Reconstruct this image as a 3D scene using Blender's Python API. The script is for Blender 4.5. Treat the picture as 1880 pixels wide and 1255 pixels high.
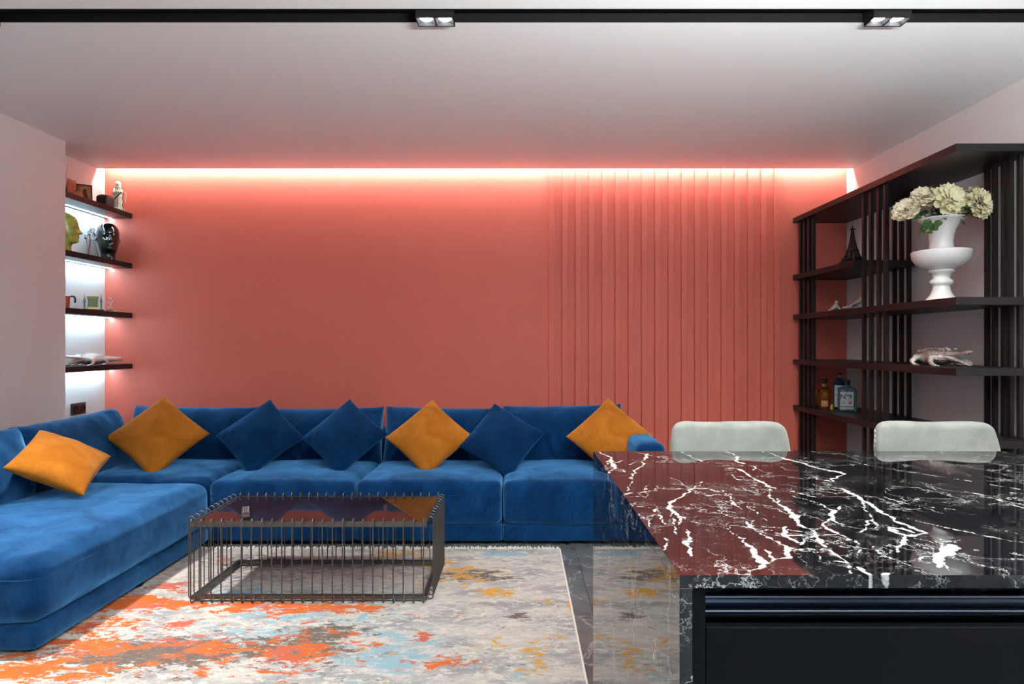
import bpy, bmesh, math, random
import numpy as np
from mathutils import Vector, Matrix, noise as mnoise

random.seed(7)
PI = math.pi
scene = bpy.context.scene
C = scene.collection
for o in list(bpy.data.objects):
    bpy.data.objects.remove(o, do_unlink=True)

# ------------------------------------------------------------------ camera
FPX = 1150.0                       # focal length in pixels of the 1880x1255 frame
CAM_H = 1.30
cam_data = bpy.data.cameras.new('camera')
cam_data.sensor_fit = 'HORIZONTAL'
cam_data.sensor_width = 36.0
cam_data.lens = 36.0 * FPX / 1880.0
cam_data.shift_x = -12.0 / 1880.0
cam_data.shift_y = 4.5 / 1880.0
cam_data.clip_start = 0.05
cam = bpy.data.objects.new('camera', cam_data)
C.objects.link(cam)
cam.location = (0, 0, CAM_H)
cam.rotation_euler = (PI / 2, 0, 0)
scene.camera = cam

# ------------------------------------------------------------------ world, exposure
world = bpy.data.worlds.new('world')
scene.world = world
world.use_nodes = True
world.node_tree.nodes['Background'].inputs[0].default_value = (0.75, 0.86, 1.0, 1)
world.node_tree.nodes['Background'].inputs[1].default_value = 0.6
vs = scene.view_settings
vs.view_transform = 'Standard'
vs.look = 'None'
vs.gamma = 1.0
vs.exposure = 0.0
vs.use_curve_mapping = False


def area_light(name, loc, rot, sx, sy, power, color, spread=180):
    l = bpy.data.lights.new(name, 'AREA')
    l.shape = 'RECTANGLE'
    l.size, l.size_y = sx, sy
    l.energy = power
    l.color = color
    l.spread = math.radians(spread)
    o = bpy.data.objects.new(name, l)
    o.location, o.rotation_euler = loc, rot
    C.objects.link(o)
    return o


# daylight through the wide window of the rear wall, behind the camera
area_light('window_daylight', (-0.4, -3.38, 1.45), (PI / 2, 0, 0), 5.0, 2.2, 36, (0.66, 0.84, 1.0))

SPOT_POWER = 48
FILL_UP = 360  # added fill light over the island, shining up at the ceiling
FILL_DOWN = 2
SPOT_COLOR = (1.0, 0.965, 0.92)
COVE_STRENGTH = 105.0
SHELF_LED = 110.0

# ------------------------------------------------------------------ helpers: meshes


class MB:
    def __init__(self):
        self.v, self.f = [], []

    def add(self, vs_, fs_):
        b = len(self.v)
        self.v += [tuple(p) for p in vs_]
        self.f += [tuple(i + b for i in f) for f in fs_]
        return self

    def box(self, x0, x1, y0, y1, z0, z1):
        vs_ = [(x0, y0, z0), (x1, y0, z0), (x1, y1, z0), (x0, y1, z0),
               (x0, y0, z1), (x1, y0, z1), (x1, y1, z1), (x0, y1, z1)]
        fs_ = [(0, 3, 2, 1), (4, 5, 6, 7), (0, 1, 5, 4), (1, 2, 6, 5), (2, 3, 7, 6), (3, 0, 4, 7)]
        return self.add(vs_, fs_)

    def tube(self, pts, r, n=6, cap=True, squash=None):
        pts = [Vector(p) for p in pts]
        m = len(pts)
        rs = r if isinstance(r, (list, tuple)) else [r] * m
        t0 = (pts[1] - pts[0]).normalized()
        ref = Vector((0, 0, 1)) if abs(t0.z) < 0.9 else Vector((1, 0, 0))
        nrm = t0.cross(ref).normalized()
        vs_, fs_ = [], []
        prev = t0
        for i, p in enumerate(pts):
            if i == 0:
                t = t0
            elif i == m - 1:
                t = (pts[i] - pts[i - 1]).normalized()
            else:
                t = ((pts[i] - pts[i - 1]).normalized() + (pts[i + 1] - pts[i]).normalized())
                t = t.normalized() if t.length > 1e-6 else prev
            q = prev.rotation_difference(t)
            nrm = q @ nrm
            nrm = (nrm - t * nrm.dot(t)).normalized()
            bn = t.cross(nrm)
            prev = t
            for k in range(n):
                a = 2 * PI * k / n
                d = nrm * math.cos(a) + bn * math.sin(a)
                if squash:
                    d = Vector((d.x * squash[0], d.y * squash[1], d.z * squash[2]))
                vs_.append(p + d * rs[i])
        for i in range(m - 1):
            for k in range(n):
                a, b = i * n + k, i * n + (k + 1) % n
                fs_.append((a, b, b + n, a + n))
        if cap:
            fs_.append(tuple(range(n))[::-1])
            fs_.append(tuple(range((m - 1) * n, m * n)))
        return self.add(vs_, fs_)

    def lathe(self, prof, n=32, center=(0, 0, 0), sx=1, sy=1):
        cx, cy, cz = center
        vs_, fs_ = [], []
        m = len(prof)
        for r, z in prof:
            for k in range(n):
                a = 2 * PI * k / n
                vs_.append((cx + r * math.cos(a) * sx, cy + r * math.sin(a) * sy, cz + z))
        for i in range(m - 1):
            for k in range(n):
                a, b = i * n + k, i * n + (k + 1) % n
                fs_.append((a, b, b + n, a + n))
        if prof[0][0] > 1e-5:
            fs_.append(tuple(range(n))[::-1])
        if prof[-1][0] > 1e-5:
            fs_.append(tuple(range((m - 1) * n, m * n)))
        return self.add(vs_, fs_)

    def extrude_x(self, prof, x0, x1):
        """closed (y,z) profile swept along x"""
        n = len(prof)
        vs_ = [(x0, y, z) for y, z in prof] + [(x1, y, z) for y, z in prof]
        fs_ = [(k, (k + 1) % n, (k + 1) % n + n, k + n) for k in range(n)]
        fs_ += [tuple(range(n))[::-1], tuple(range(n, 2 * n))]
        return self.add(vs_, fs_)

    def grid(self, rows):
        m, n = len(rows), len(rows[0])
        vs_ = [p for r in rows for p in r]
        fs_ = [(i * n + j, i * n + j + 1, (i + 1) * n + j + 1, (i + 1) * n + j)
               for i in range(m - 1) for j in range(n - 1)]
        return self.add(vs_, fs_)

    def xform(self, mat):
        self.v = [tuple(mat @ Vector(p)) for p in self.v]
        return self

    def mesh(self, name, mat=None, smooth=False, bevel=0.0, seg=2, fixn=True, merge=0.0):
        me = bpy.data.meshes.new(name)
        me.from_pydata(self.v, [], self.f)
        if bevel > 0 or fixn or merge > 0:
            bm = bmesh.new()
            bm.from_mesh(me)
            if merge > 0:
                bmesh.ops.remove_doubles(bm, verts=bm.verts, dist=merge)
            if bevel > 0:
                bmesh.ops.bevel(bm, geom=list(bm.edges), offset=bevel, segments=seg, affect='EDGES', profile=0.5)
            if fixn:
                bmesh.ops.recalc_face_normals(bm, faces=bm.faces)
            bm.to_mesh(me)
            bm.free()
        if smooth:
            me.shade_smooth()
        if mat:
            me.materials.append(mat)
        return me


def link(name, me, parent=None, loc=(0, 0, 0), rot=(0, 0, 0)):
    o = bpy.data.objects.new(name, me)
    C.objects.link(o)
    o.location, o.rotation_euler = loc, rot
    if parent:
        o.parent = parent
    return o


def tag(o, label, cat, group=None):
    o['label'] = label
    o['category'] = cat
    if group:
        o['group'] = group
    return o


def thing(name, label, cat, loc=(0, 0, 0), rot=(0, 0, 0), group=None):
    o = bpy.data.objects.new(name, None)
    o.empty_display_size = 0.05
    C.objects.link(o)
    o.location, o.rotation_euler = loc, rot
    return tag(o, label, cat, group)


def struct(o):
    o['kind'] = 'structure'
    return o


def autosmooth(o, ang=40):
    me = o.data
    bm = bmesh.new()
    bm.from_mesh(me)
    for e in bm.edges:
        if len(e.link_faces) == 2 and e.calc_face_angle(0) > math.radians(ang):
            e.smooth = False
    for f in bm.faces:
        f.smooth = True
    bm.to_mesh(me)
    bm.free()
    return o


def soft_box(sx, sy, sz, r, n=18, bulge=(0, 0, 0), amp=0.0, nscale=4.0, seed=0, stretch=(1, 1, 1)):
    """upholstered block: rounded, bulged, lightly wrinkled"""
    bm = bmesh.new()
    bmesh.ops.create_cube(bm, size=1.0)
    bmesh.ops.subdivide_edges(bm, edges=bm.edges, cuts=n, use_grid_fill=True)
    hx, hy, hz = sx / 2, sy / 2, sz / 2
    off = Vector((seed * 7.31, seed * 3.17, seed * 1.7))
    for v in bm.verts:
        p = Vector([math.sin(PI * c) * 0.5 for c in v.co])
        q = Vector((p.x * sx, p.y * sy, p.z * sz))
        c = Vector((max(-hx + r, min(hx - r, q.x)), max(-hy + r, min(hy - r, q.y)), max(-hz + r, min(hz - r, q.z))))
        d = q - c
        if d.length > 1e-9:
            q = c + d.normalized() * r
        u, w, t = q.x / hx, q.y / hy, q.z / hz
        fx = (1 - min(1, w * w)) * (1 - min(1, t * t))
        fy = (1 - min(1, u * u)) * (1 - min(1, t * t))
        fz = (1 - min(1, u * u)) ** .6 * (1 - min(1, w * w)) ** .6
        q.x += bulge[0] * u * fx ** .6
        q.y += bulge[1] * w * fy ** .6
        q.z += bulge[2] * t * fz
        v.co = q
    bm.normal_update()
    if amp:
        for v in bm.verts:
            s = Vector((v.co.x * stretch[0], v.co.y * stretch[1], v.co.z * stretch[2])) * nscale + off
            a = mnoise.noise(s) + 0.5 * mnoise.noise(s * 2.3)
            v.co += v.normal * a * amp
    return bm


def bm_mesh(bm, name, mat, smooth=True):
    me = bpy.data.meshes.new(name)
    bmesh.ops.recalc_face_normals(bm, faces=bm.faces)
    bm.to_mesh(me)
    bm.free()
    if smooth:
        me.shade_smooth()
    me.materials.append(mat)
    return me


# ------------------------------------------------------------------ helpers: materials
def new_mat(name):
    m = bpy.data.materials.new(name)
    m.use_nodes = True
    nt = m.node_tree
    return m, nt, nt.nodes['Principled BSDF']


def N(nt, typ, **kw):
    n = nt.nodes.new(typ)
    for k, v in kw.items():
        if k.startswith('in_'):
            n.inputs[k[3:].replace('_', ' ')].default_value = v
        else:
            setattr(n, k, v)
    return n


def mat(name, col, rough=0.5, metal=0.0, spec=0.5, ior=1.5, var=0.0, vscale=6.0, bump=0.0, bscale=60.0,
        sheen=0.0, sheen_tint=None, trans=0.0, coat=0.0, emit=None, estr=0.0, stretch=(1, 1, 1)):
    m, nt, b = new_mat(name)
    c4 = (*col, 1)
    b.inputs['Base Color'].default_value = c4
    b.inputs['Roughness'].default_value = rough
    b.inputs['Metallic'].default_value = metal
    b.inputs['IOR'].default_value = ior
    b.inputs['Specular IOR Level'].default_value = spec
    b.inputs['Transmission Weight'].default_value = trans
    b.inputs['Coat Weight'].default_value = coat
    b.inputs['Coat Roughness'].default_value = 0.05
    if sheen:
        b.inputs['Sheen Weight'].default_value = sheen
        b.inputs['Sheen Roughness'].default_value = 0.4
        b.inputs['Sheen Tint'].default_value = (*(sheen_tint or (1, 1, 1)), 1)
    if emit:
        b.inputs['Emission Color'].default_value = (*emit, 1)
        b.inputs['Emission Strength'].default_value = estr
    tc = None
    if var or bump:
        tc = N(nt, 'ShaderNodeTexCoord')
        mp = N(nt, 'ShaderNodeMapping')
        mp.inputs['Scale'].default_value = stretch
        nt.links.new(tc.outputs['Object'], mp.inputs['Vector'])
    if var:
        nz = N(nt, 'ShaderNodeTexNoise', in_Scale=vscale, in_Detail=5.0, in_Roughness=0.6)
        nt.links.new(mp.outputs[0], nz.inputs['Vector'])
        mx = N(nt, 'ShaderNodeMix', data_type='RGBA')
        mx.inputs[6].default_value = (*[max(0, c * (1 - var)) for c in col], 1)
        mx.inputs[7].default_value = (*[min(1, c * (1 + var)) for c in col], 1)
        rmp = N(nt, 'ShaderNodeMapRange')
        rmp.inputs[1].default_value = 0.3
        rmp.inputs[2].default_value = 0.7
        nt.links.new(nz.outputs['Fac'], rmp.inputs[0])
        nt.links.new(rmp.outputs[0], mx.inputs[0])
        nt.links.new(mx.outputs[2], b.inputs['Base Color'])
    if bump:
        n2 = N(nt, 'ShaderNodeTexNoise', in_Scale=bscale, in_Detail=3.0)
        nt.links.new(mp.outputs[0], n2.inputs['Vector'])
        bp = N(nt, 'ShaderNodeBump', in_Strength=bump, in_Distance=0.01)
        nt.links.new(n2.outputs['Fac'], bp.inputs['Height'])
        nt.links.new(bp.outputs[0], b.inputs['Normal'])
    return m


def emission(name, col, strength):
    m = bpy.data.materials.new(name)
    m.use_nodes = True
    nt = m.node_tree
    nt.nodes.remove(nt.nodes['Principled BSDF'])
    e = N(nt, 'ShaderNodeEmission')
    e.inputs[0].default_value = (*col, 1)
    e.inputs[1].default_value = strength
    nt.links.new(e.outputs[0], nt.nodes['Material Output'].inputs[0])
    return m


M_coral = mat('coral_paint', (0.62, 0.125, 0.085), 0.62, var=0.03, vscale=2.0, bump=0.03, bscale=220)
M_wall = mat('pale_paint', (0.66, 0.64, 0.63), 0.7, bump=0.03, bscale=200)
M_ceil = mat('ceiling_paint', (0.84, 0.84, 0.83), 0.45, spec=0.35)
M_black = mat('black_stained_wood', (0.008, 0.006, 0.0065), 0.42, spec=0.3, var=0.25, vscale=30, stretch=(1, 0.15, 1), bump=0.05, bscale=90)
M_blackmetal = mat('black_metal', (0.012, 0.012, 0.013), 0.35, metal=0.4)
M_wire = mat('dark_bronze_wire', (0.115, 0.105, 0.10), 0.32, metal=0.8)
M_trackblack = mat('matt_black', (0.006, 0.006, 0.006), 0.7, spec=0.2)
M_suede = mat('pale_grey_suede', (0.185, 0.186, 0.165), 0.85, var=0.24, vscale=9, bump=0.12, bscale=160, sheen=0.25)
M_cab = mat('graphite_lacquer', (0.0025, 0.003, 0.0036), 0.48, spec=0.15)
M_rail = mat('black_anodised_rail', (0.16, 0.19, 0.24), 0.2, metal=1.0)
M_cove = emission('cove_led', (1.0, 0.955, 0.92), COVE_STRENGTH)
M_led = emission('shelf_led', (0.58, 0.84, 1.0), SHELF_LED)
M_lamp = emission('lamp_disc', (1.0, 0.97, 0.93), 30.0)


def velvet(name, dark, lite, sheen_col, sheen, seed):
    m, nt, b = new_mat(name)
    tc = N(nt, 'ShaderNodeTexCoord')
    mp = N(nt, 'ShaderNodeMapping')
    mp.inputs['Location'].default_value = (seed, seed * .7, seed * .3)
    nt.links.new(tc.outputs['Object'], mp.inputs['Vector'])
    n1 = N(nt, 'ShaderNodeTexNoise', in_Scale=5.0, in_Detail=6.0, in_Roughness=0.62, in_Distortion=0.8)
    nt.links.new(mp.outputs[0], n1.inputs['Vector'])
    mp2 = N(nt, 'ShaderNodeMapping')
    mp2.inputs['Scale'].default_value = (1.0, 1.0, 0.18)
    nt.links.new(tc.outputs['Object'], mp2.inputs['Vector'])
    n2 = N(nt, 'ShaderNodeTexNoise', in_Scale=110.0, in_Detail=3.0, in_Roughness=0.7)
    nt.links.new(mp2.outputs[0], n2.inputs['Vector'])
    ad = N(nt, 'ShaderNodeMath', operation='MULTIPLY_ADD')
    ad.inputs[1].default_value = 0.55
    nt.links.new(n2.outputs['Fac'], ad.inputs[0])
    nt.links.new(n1.outputs['Fac'], ad.inputs[2])
    rmp = N(nt, 'ShaderNodeMapRange')
    rmp.inputs[1].default_value = 0.50
    rmp.inputs[2].default_value = 1.05
    nt.links.new(ad.outputs[0], rmp.inputs[0])
    mx = N(nt, 'ShaderNodeMix', data_type='RGBA')
    mx.inputs[6].default_value = (*dark, 1)
    mx.inputs[7].default_value = (*lite, 1)
    nt.links.new(rmp.outputs[0], mx.inputs[0])
    nt.links.new(mx.outputs[2], b.inputs['Base Color'])
    b.inputs['Roughness'].default_value = 0.8
    b.inputs['Specular IOR Level'].default_value = 0.04
    sw = N(nt, 'ShaderNodeMapRange')
    sw.inputs[1].default_value = 0.36
    sw.inputs[2].default_value = 0.66
    sw.inputs[3].default_value = sheen * 0.55
    sw.inputs[4].default_value = min(1.0, sheen * 1.15)
    nt.links.new(n1.outputs['Fac'], sw.inputs[0])
    nt.links.new(sw.outputs[0], b.inputs['Sheen Weight'])
    b.inputs['Sheen Roughness'].default_value = 0.5
    b.inputs['Sheen Tint'].default_value = (*sheen_col, 1)
    bp = N(nt, 'ShaderNodeBump', in_Strength=0.25, in_Distance=0.004)
    nt.links.new(n2.outputs['Fac'], bp.inputs['Height'])
    nt.links.new(bp.outputs[0], b.inputs['Normal'])
    return m


M_blue = velvet('blue_velvet', (0.0002, 0.007, 0.034), (0.0010, 0.029, 0.104), (0.15, 0.50, 1.0), 1.0, 1)
M_blue_d = velvet('deep_blue_velvet', (0.0003, 0.007, 0.032), (0.0008, 0.018, 0.062), (0.10, 0.42, 0.98), 0.55, 5)
M_orange = velvet('ochre_velvet', (0.22, 0.066, 0.005), (0.36, 0.125, 0.013), (1.0, 0.6, 0.25), 0.45, 9)


def marble_mat(name, dark, strength=1.0):
    """black marble with white veins; the mesh attribute 'vein' carries the course of the main veins"""
    m, nt, b = new_mat(name)
    L = nt.links.new
    tc = N(nt, 'ShaderNodeTexCoord')
    nw = N(nt, 'ShaderNodeTexNoise', in_Scale=9.0, in_Detail=6.0, in_Roughness=0.65)
    L(tc.outputs['Object'], nw.inputs['Vector'])
    at = N(nt, 'ShaderNodeAttribute', attribute_name='vein')
    # d = 0.05 - attr + (noise-.5)*0.035
    nn = N(nt, 'ShaderNodeTexNoise', in_Scale=38.0, in_Detail=6.0, in_Roughness=0.7)
    L(tc.outputs['Object'], nn.inputs['Vector'])
    d1 = N(nt, 'ShaderNodeMath', operation='SUBTRACT')
    L(nn.outputs['Fac'], d1.inputs[0])
    d1.inputs[1].default_value = 0.5
    d2 = N(nt, 'ShaderNodeMath', operation='MULTIPLY_ADD')
    L(d1.outputs[0], d2.inputs[0])
    d2.inputs[1].default_value = 0.013
    d2.inputs[2].default_value = 0.05
    d3 = N(nt, 'ShaderNodeMath', operation='SUBTRACT')
    L(d2.outputs[0], d3.inputs[0])
    L(at.outputs['Fac'], d3.inputs[1])
    m1 = N(nt, 'ShaderNodeMapRange', interpolation_type='SMOOTHSTEP')
    L(d3.outputs[0], m1.inputs[0])
    m1.inputs[1].default_value = 0.0016
    m1.inputs[2].default_value = -0.0008
    m1.inputs[3].default_value = 0.0
    m1.inputs[4].default_value = 1.0
    # distorted voronoi cracks
    vadd = N(nt, 'ShaderNodeVectorMath', operation='MULTIPLY_ADD')
    L(nw.outputs['Color'], vadd.inputs[0])
    vadd.inputs[1].default_value = (0.30, 0.30, 0.30)
    L(tc.outputs['Object'], vadd.inputs[2])

    def cracks(scale, width, mask_scale, t0, t1, amount, stretch=(1, 1, 1), rot=0.0):
        mp = N(nt, 'ShaderNodeMapping')
        mp.inputs['Scale'].default_value = stretch
        mp.inputs['Rotation'].default_value = (0, 0, rot)
        L(vadd.outputs[0], mp.inputs['Vector'])
        vo = N(nt, 'ShaderNodeTexVoronoi', feature='DISTANCE_TO_EDGE', in_Scale=scale)
        L(mp.outputs[0], vo.inputs['Vector'])
        mr = N(nt, 'ShaderNodeMapRange', interpolation_type='SMOOTHSTEP')
        L(vo.outputs['Distance'], mr.inputs[0])
        mr.inputs[1].default_value = width
        mr.inputs[2].default_value = width * 0.2
        nm = N(nt, 'ShaderNodeTexNoise', in_Scale=mask_scale, in_Detail=4.0)
        L(mp.outputs[0], nm.inputs['Vector'])
        mm = N(nt, 'ShaderNodeMapRange')
        L(nm.outputs['Fac'], mm.inputs[0])
        mm.inputs[1].default_value = t0
        mm.inputs[2].default_value = t1
        mm.inputs[4].default_value = amount
        mu = N(nt, 'ShaderNodeMath', operation='MULTIPLY')
        L(mr.outputs[0], mu.inputs[0])
        L(mm.outputs[0], mu.inputs[1])
        return mu
    c1 = cracks(5.5, 0.015, 4.0, 0.46, 0.58, 0.85 * strength, (1, 1, 1), 0.6)
    c2 = cracks(11.0, 0.013, 5.0, 0.47, 0.62, 0.6 * strength, (1.0, 1.7, 1.0), 0.25)
    # fine bedding streaks along x
    mp3 = N(nt, 'ShaderNodeMapping')
    mp3.inputs['Scale'].default_value = (5.0, 60.0, 12.0)
    mp3.inputs['Rotation'].default_value = (0, 0, 0.12)
    L(vadd.outputs[0], mp3.inputs['Vector'])
    n3 = N(nt, 'ShaderNodeTexNoise', in_Scale=1.0, in_Detail=6.0, in_Roughness=0.75)
    L(mp3.outputs[0], n3.inputs['Vector'])
    m3 = N(nt, 'ShaderNodeMapRange')
    L(n3.outputs['Fac'], m3.inputs[0])
    m3.inputs[1].default_value = 0.60
    m3.inputs[2].default_value = 0.78
    m3.inputs[4].default_value = 0.5 * strength
    mk = N(nt, 'ShaderNodeTexNoise', in_Scale=3.2, in_Detail=2.0)
    L(tc.outputs['Object'], mk.inputs['Vector'])
    mk2 = N(nt, 'ShaderNodeMapRange')
    L(mk.outputs['Fac'], mk2.inputs[0])
    mk2.inputs[1].default_value = 0.42
    mk2.inputs[2].default_value = 0.6
    m3b = N(nt, 'ShaderNodeMath', operation='MULTIPLY')
    L(m3.outputs[0], m3b.inputs[0])
    L(mk2.outputs[0], m3b.inputs[1])
    mxa = N(nt, 'ShaderNodeMath', operation='MAXIMUM')
    L(m1.outputs[0], mxa.inputs[0])
    L(c1.outputs[0], mxa.inputs[1])
    mxb = N(nt, 'ShaderNodeMath', operation='MAXIMUM')
    L(c2.outputs[0], mxb.inputs[0])
    L(m3b.outputs[0], mxb.inputs[1])
    mxc = N(nt, 'ShaderNodeMath', operation='MAXIMUM', use_clamp=True)
    L(mxa.outputs[0], mxc.inputs[0])
    L(mxb.outputs[0], mxc.inputs[1])
    dk = N(nt, 'ShaderNodeMix', data_type='RGBA')
    dk.inputs[6].default_value = (*dark, 1)
    dk.inputs[7].default_value = (*[c * 2.2 for c in dark], 1)
    L(nw.outputs['Fac'], dk.inputs[0])
    col = N(nt, 'ShaderNodeMix', data_type='RGBA')
    L(mxc.outputs[0], col.inputs[0])
    L(dk.outputs[2], col.inputs[6])
    col.inputs[7].default_value = (0.60, 0.60, 0.575, 1)
    L(col.outputs[2], b.inputs['Base Color'])
    b.inputs['Roughness'].default_value = 0.03
    b.inputs['IOR'].default_value = 1.85
    return m


M_marble = marble_mat('black_marble', (0.004, 0.004, 0.005))


def tile_mat(name):
    m, nt, b = new_mat(name)
    L = nt.links.new
    tc = N(nt, 'ShaderNodeTexCoord')
    oi = N(nt, 'ShaderNodeObjectInfo')
    va = N(nt, 'ShaderNodeVectorMath', operation='ADD')
    L(tc.outputs['Object'], va.inputs[0])
    sc = N(nt, 'ShaderNodeMath', operation='MULTIPLY')
    L(oi.outputs['Random'], sc.inputs[0])
    sc.inputs[1].default_value = 40.0
    L(sc.outputs[0], va.inputs[1])
    n1 = N(nt, 'ShaderNodeTexNoise', in_Scale=3.0, in_Detail=7.0, in_Roughness=0.62, in_Distortion=0.6)
    L(va.outputs[0], n1.inputs['Vector'])
    r1 = N(nt, 'ShaderNodeValToRGB')
    r1.color_ramp.elements[0].position = 0.3
    r1.color_ramp.elements[0].color = (0.055, 0.058, 0.06, 1)
    r1.color_ramp.elements[1].position = 0.75
    r1.color_ramp.elements[1].color = (0.15, 0.155, 0.16, 1)
    L(n1.outputs['Fac'], r1.inputs[0])
    vd = N(nt, 'ShaderNodeVectorMath', operation='MULTIPLY_ADD')
    L(n1.outputs['Color'], vd.inputs[0])
    vd.inputs[1].default_value = (0.5, 0.5, 0.5)
    L(va.outputs[0], vd.inputs[2])
    vo = N(nt, 'ShaderNodeTexVoronoi', feature='DISTANCE_TO_EDGE', in_Scale=2.6)
    L(vd.outputs[0], vo.inputs['Vector'])
    mr = N(nt, 'ShaderNodeMapRange', interpolation_type='SMOOTHSTEP')
    L(vo.outputs['Distance'], mr.inputs[0])
    mr.inputs[1].default_value = 0.02
    mr.inputs[2].default_value = 0.002
    mr.inputs[4].default_value = 0.45
    mx = N(nt, 'ShaderNodeMix', data_type='RGBA')
    L(mr.outputs[0], mx.inputs[0])
    L(r1.outputs[0], mx.inputs[6])
    mx.inputs[7].default_value = (0.4, 0.4, 0.4, 1)
    L(mx.outputs[2], b.inputs['Base Color'])
    b.inputs['Roughness'].default_value = 0.22
    return m


M_tile = tile_mat('grey_stone_tile')
M_grout = mat('dark_grout', (0.05, 0.05, 0.05), 0.9)

# ------------------------------------------------------------------ room shell
YB = 5.26          # coral wall
XR = 2.756         # right wall
XL = -3.243        # left wall, front face
XN = -3.474        # back of the shelf niche
HC = 2.75
YR = -3.5

floor = struct(link('floor', MB().box(-3.6, 2.95, YR - 0.1, YB + 0.15, -0.12, -0.006).mesh('floor', M_grout)))
tw, tl, gap = 0.60, 1.20, 0.003
tile_me = MB().box(gap / 2, tw - gap / 2, gap / 2, tl - gap / 2, -0.0062, 0.0).mesh('tile', M_tile)
i0 = int(math.floor((XN - 0.03) / tw))
for i in range(-6, 5):
    for j in range(-3, 5):
        x0 = 0.36 + i * tw
        y0 = 0.28 + j * tl + (0.0 if i % 2 == 0 else 0.6)
        xa, xb = max(x0 + gap / 2, XN), min(x0 + tw - gap / 2, XR)
        ya, yb = max(y0 + gap / 2, YR), min(y0 + tl - gap / 2, YB)
        if xb - xa < 0.02 or yb - ya < 0.02:
            continue
        if xb - xa > tw - gap - 1e-4 and yb - ya > tl - gap - 1e-4:
            link('tile', tile_me, floor, (x0, y0, 0))
        else:
            link('tile', MB().box(xa - x0, xb - x0, ya - y0, yb - y0, -0.0062, 0).mesh('tile', M_tile), floor, (x0, y0, 0))

wall_back = struct(link('wall_back', MB().box(-3.6, 2.95, YB, YB + 0.12, 0, 2.95).mesh('wall_back', M_coral)))
slat_me = MB().box(0, 0.0455, YB - 0.022, YB + 0.001, 0.0, 2.90).mesh('slat', M_coral, bevel=0.0012, seg=1)
for i in range(18):
    link('slat', slat_me, wall_back, (0.254 + i * 0.1110, 0, 0))

mbw = MB()
mbw.box(-3.62, XL, YR, 4.483, 0, 2.95)
mbw.box(-3.62, XN, 4.483, YB, 0, 2.95)
wall_left = struct(link('wall_left', mbw.mesh('wall_left', M_wall)))
wall_right = struct(link('wall_right', MB().box(XR, XR + 0.15, YR, YB, 0, 2.95).mesh('wall_right', M_wall)))
mbr = MB()
mbr.box(-3.24, -2.9, YR - 0.1, YR, 0, HC)
mbr.box(2.1, XR, YR - 0.1, YR, 0, HC)
mbr.box(-2.9, 2.1, YR - 0.1, YR, 0, 0.34)
mbr.box(-2.9, 2.1, YR - 0.1, YR, 2.56, HC)
wall_rear = struct(link('wall_rear', mbr.mesh('wall_rear', M_wall)))
TY0, TY1 = 2.708, 2.822
mbc = MB()
mbc.box(-3.62, 2.95, YR - 0.1, TY0, HC, HC + 0.12)
mbc.box(-3.62, 2.95, TY1, 5.162, HC, HC + 0.06)
mbc.box(-3.62, 2.95, TY0, YB + 0.1, HC + 0.12, HC + 0.2)
ceiling = struct(link('ceiling', mbc.mesh('ceiling', M_ceil)))
# LED strip of the cove above the coral wall
cove = link('cove_led_strip', MB().box(XN + 0.02, XR - 0.02, 5.176, 5.190, 2.800, 2.806).mesh('cove', M_cove))
tag(cove, 'glowing light strip hidden in the ceiling slot above the coral wall', 'light strip')

# recessed lighting channel
mbt = MB()
mbt.box(XL + 0.003, XR - 0.003, TY0 + 0.001, TY0 + 0.006, HC - 0.001, HC + 0.10)
mbt.box(XL + 0.003, XR - 0.003, TY1 - 0.006, TY1 - 0.001, HC - 0.001, HC + 0.055)
mbt.box(XL + 0.003, XR - 0.003, TY0 + 0.006, TY1 - 0.006, HC + 0.04, HC + 0.055)
track = link('light_track', mbt.mesh('light_track', M_trackblack))
tag(track, 'long black lighting channel recessed across the ceiling', 'track')

M_refl = mat('grey_reflector', (0.30, 0.32, 0.35), 0.3, metal=0.8)


def spot_module(x, y, zb, label, group, power, cone=116, blend=.55):
    t = thing('spotlight_module', label, 'spotlight', (x, y, zb), group=group)
    w, d, h, s = 0.165, 0.080, 0.062, 0.003
    m = MB()
    m.box(-w / 2, w / 2, -d / 2, -d / 2 + s, 0, h)
    m.box(-w / 2, w / 2, d / 2 - s, d / 2, 0, h)
    m.box(-w / 2, -w / 2 + s, -d / 2 + s, d / 2 - s, 0, h)
    m.box(w / 2 - s, w / 2, -d / 2 + s, d / 2 - s, 0, h)
    m.box(-s / 2, s / 2, -d / 2 + s, d / 2 - s, 0, h)
    m.box(-w / 2, w / 2, -d / 2, d / 2, h, h + 0.004)
    link('housing', m.mesh('housing', M_trackblack), t)
    for sx in (-1, 1):
        cx = sx * (w / 4)
        a, b = w / 4 - s - 0.001, d / 2 - s - 0.001
        a2, b2 = 0.027, 0.027
        rows = []
        nn = 32
        for (r, z) in ((1, 0.002), (0, 0.0150)):
            row = []
            for k in range(nn + 1):
                an = 2 * PI * k / nn + PI / 4
                cs, sn = math.cos(an), math.sin(an)
                q = 1 / max(abs(cs), abs(sn))
                if r:
                    row.append((cx + a * cs * q, b * sn * q, z))
                else:
                    row.append((cx + a2 * cs, b2 * sn, z))
            rows.append(row)
        link('reflector', MB().grid(rows).mesh('reflector', M_refl, smooth=False), t)
        link('lamp', MB().lathe([(0.0001, 0.0130), (0.014, 0.0135), (0.0268, 0.0155), (0.0268, 0.020)], 24, (cx, 0, 0)).mesh('lamp', M_lamp, smooth=True), t)
        l = bpy.data.lights.new('spot', 'SPOT')
        l.energy = power
        l.color = SPOT_COLOR
        l.spot_size = math.radians(cone)
        l.spot_blend = blend
        l.shadow_soft_size = 0.02
        lo = bpy.data.objects.new('spot_light', l)
        C.objects.link(lo)
        lo.parent = t
        lo.location = (cx, 0, -0.004)
    return t


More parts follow.
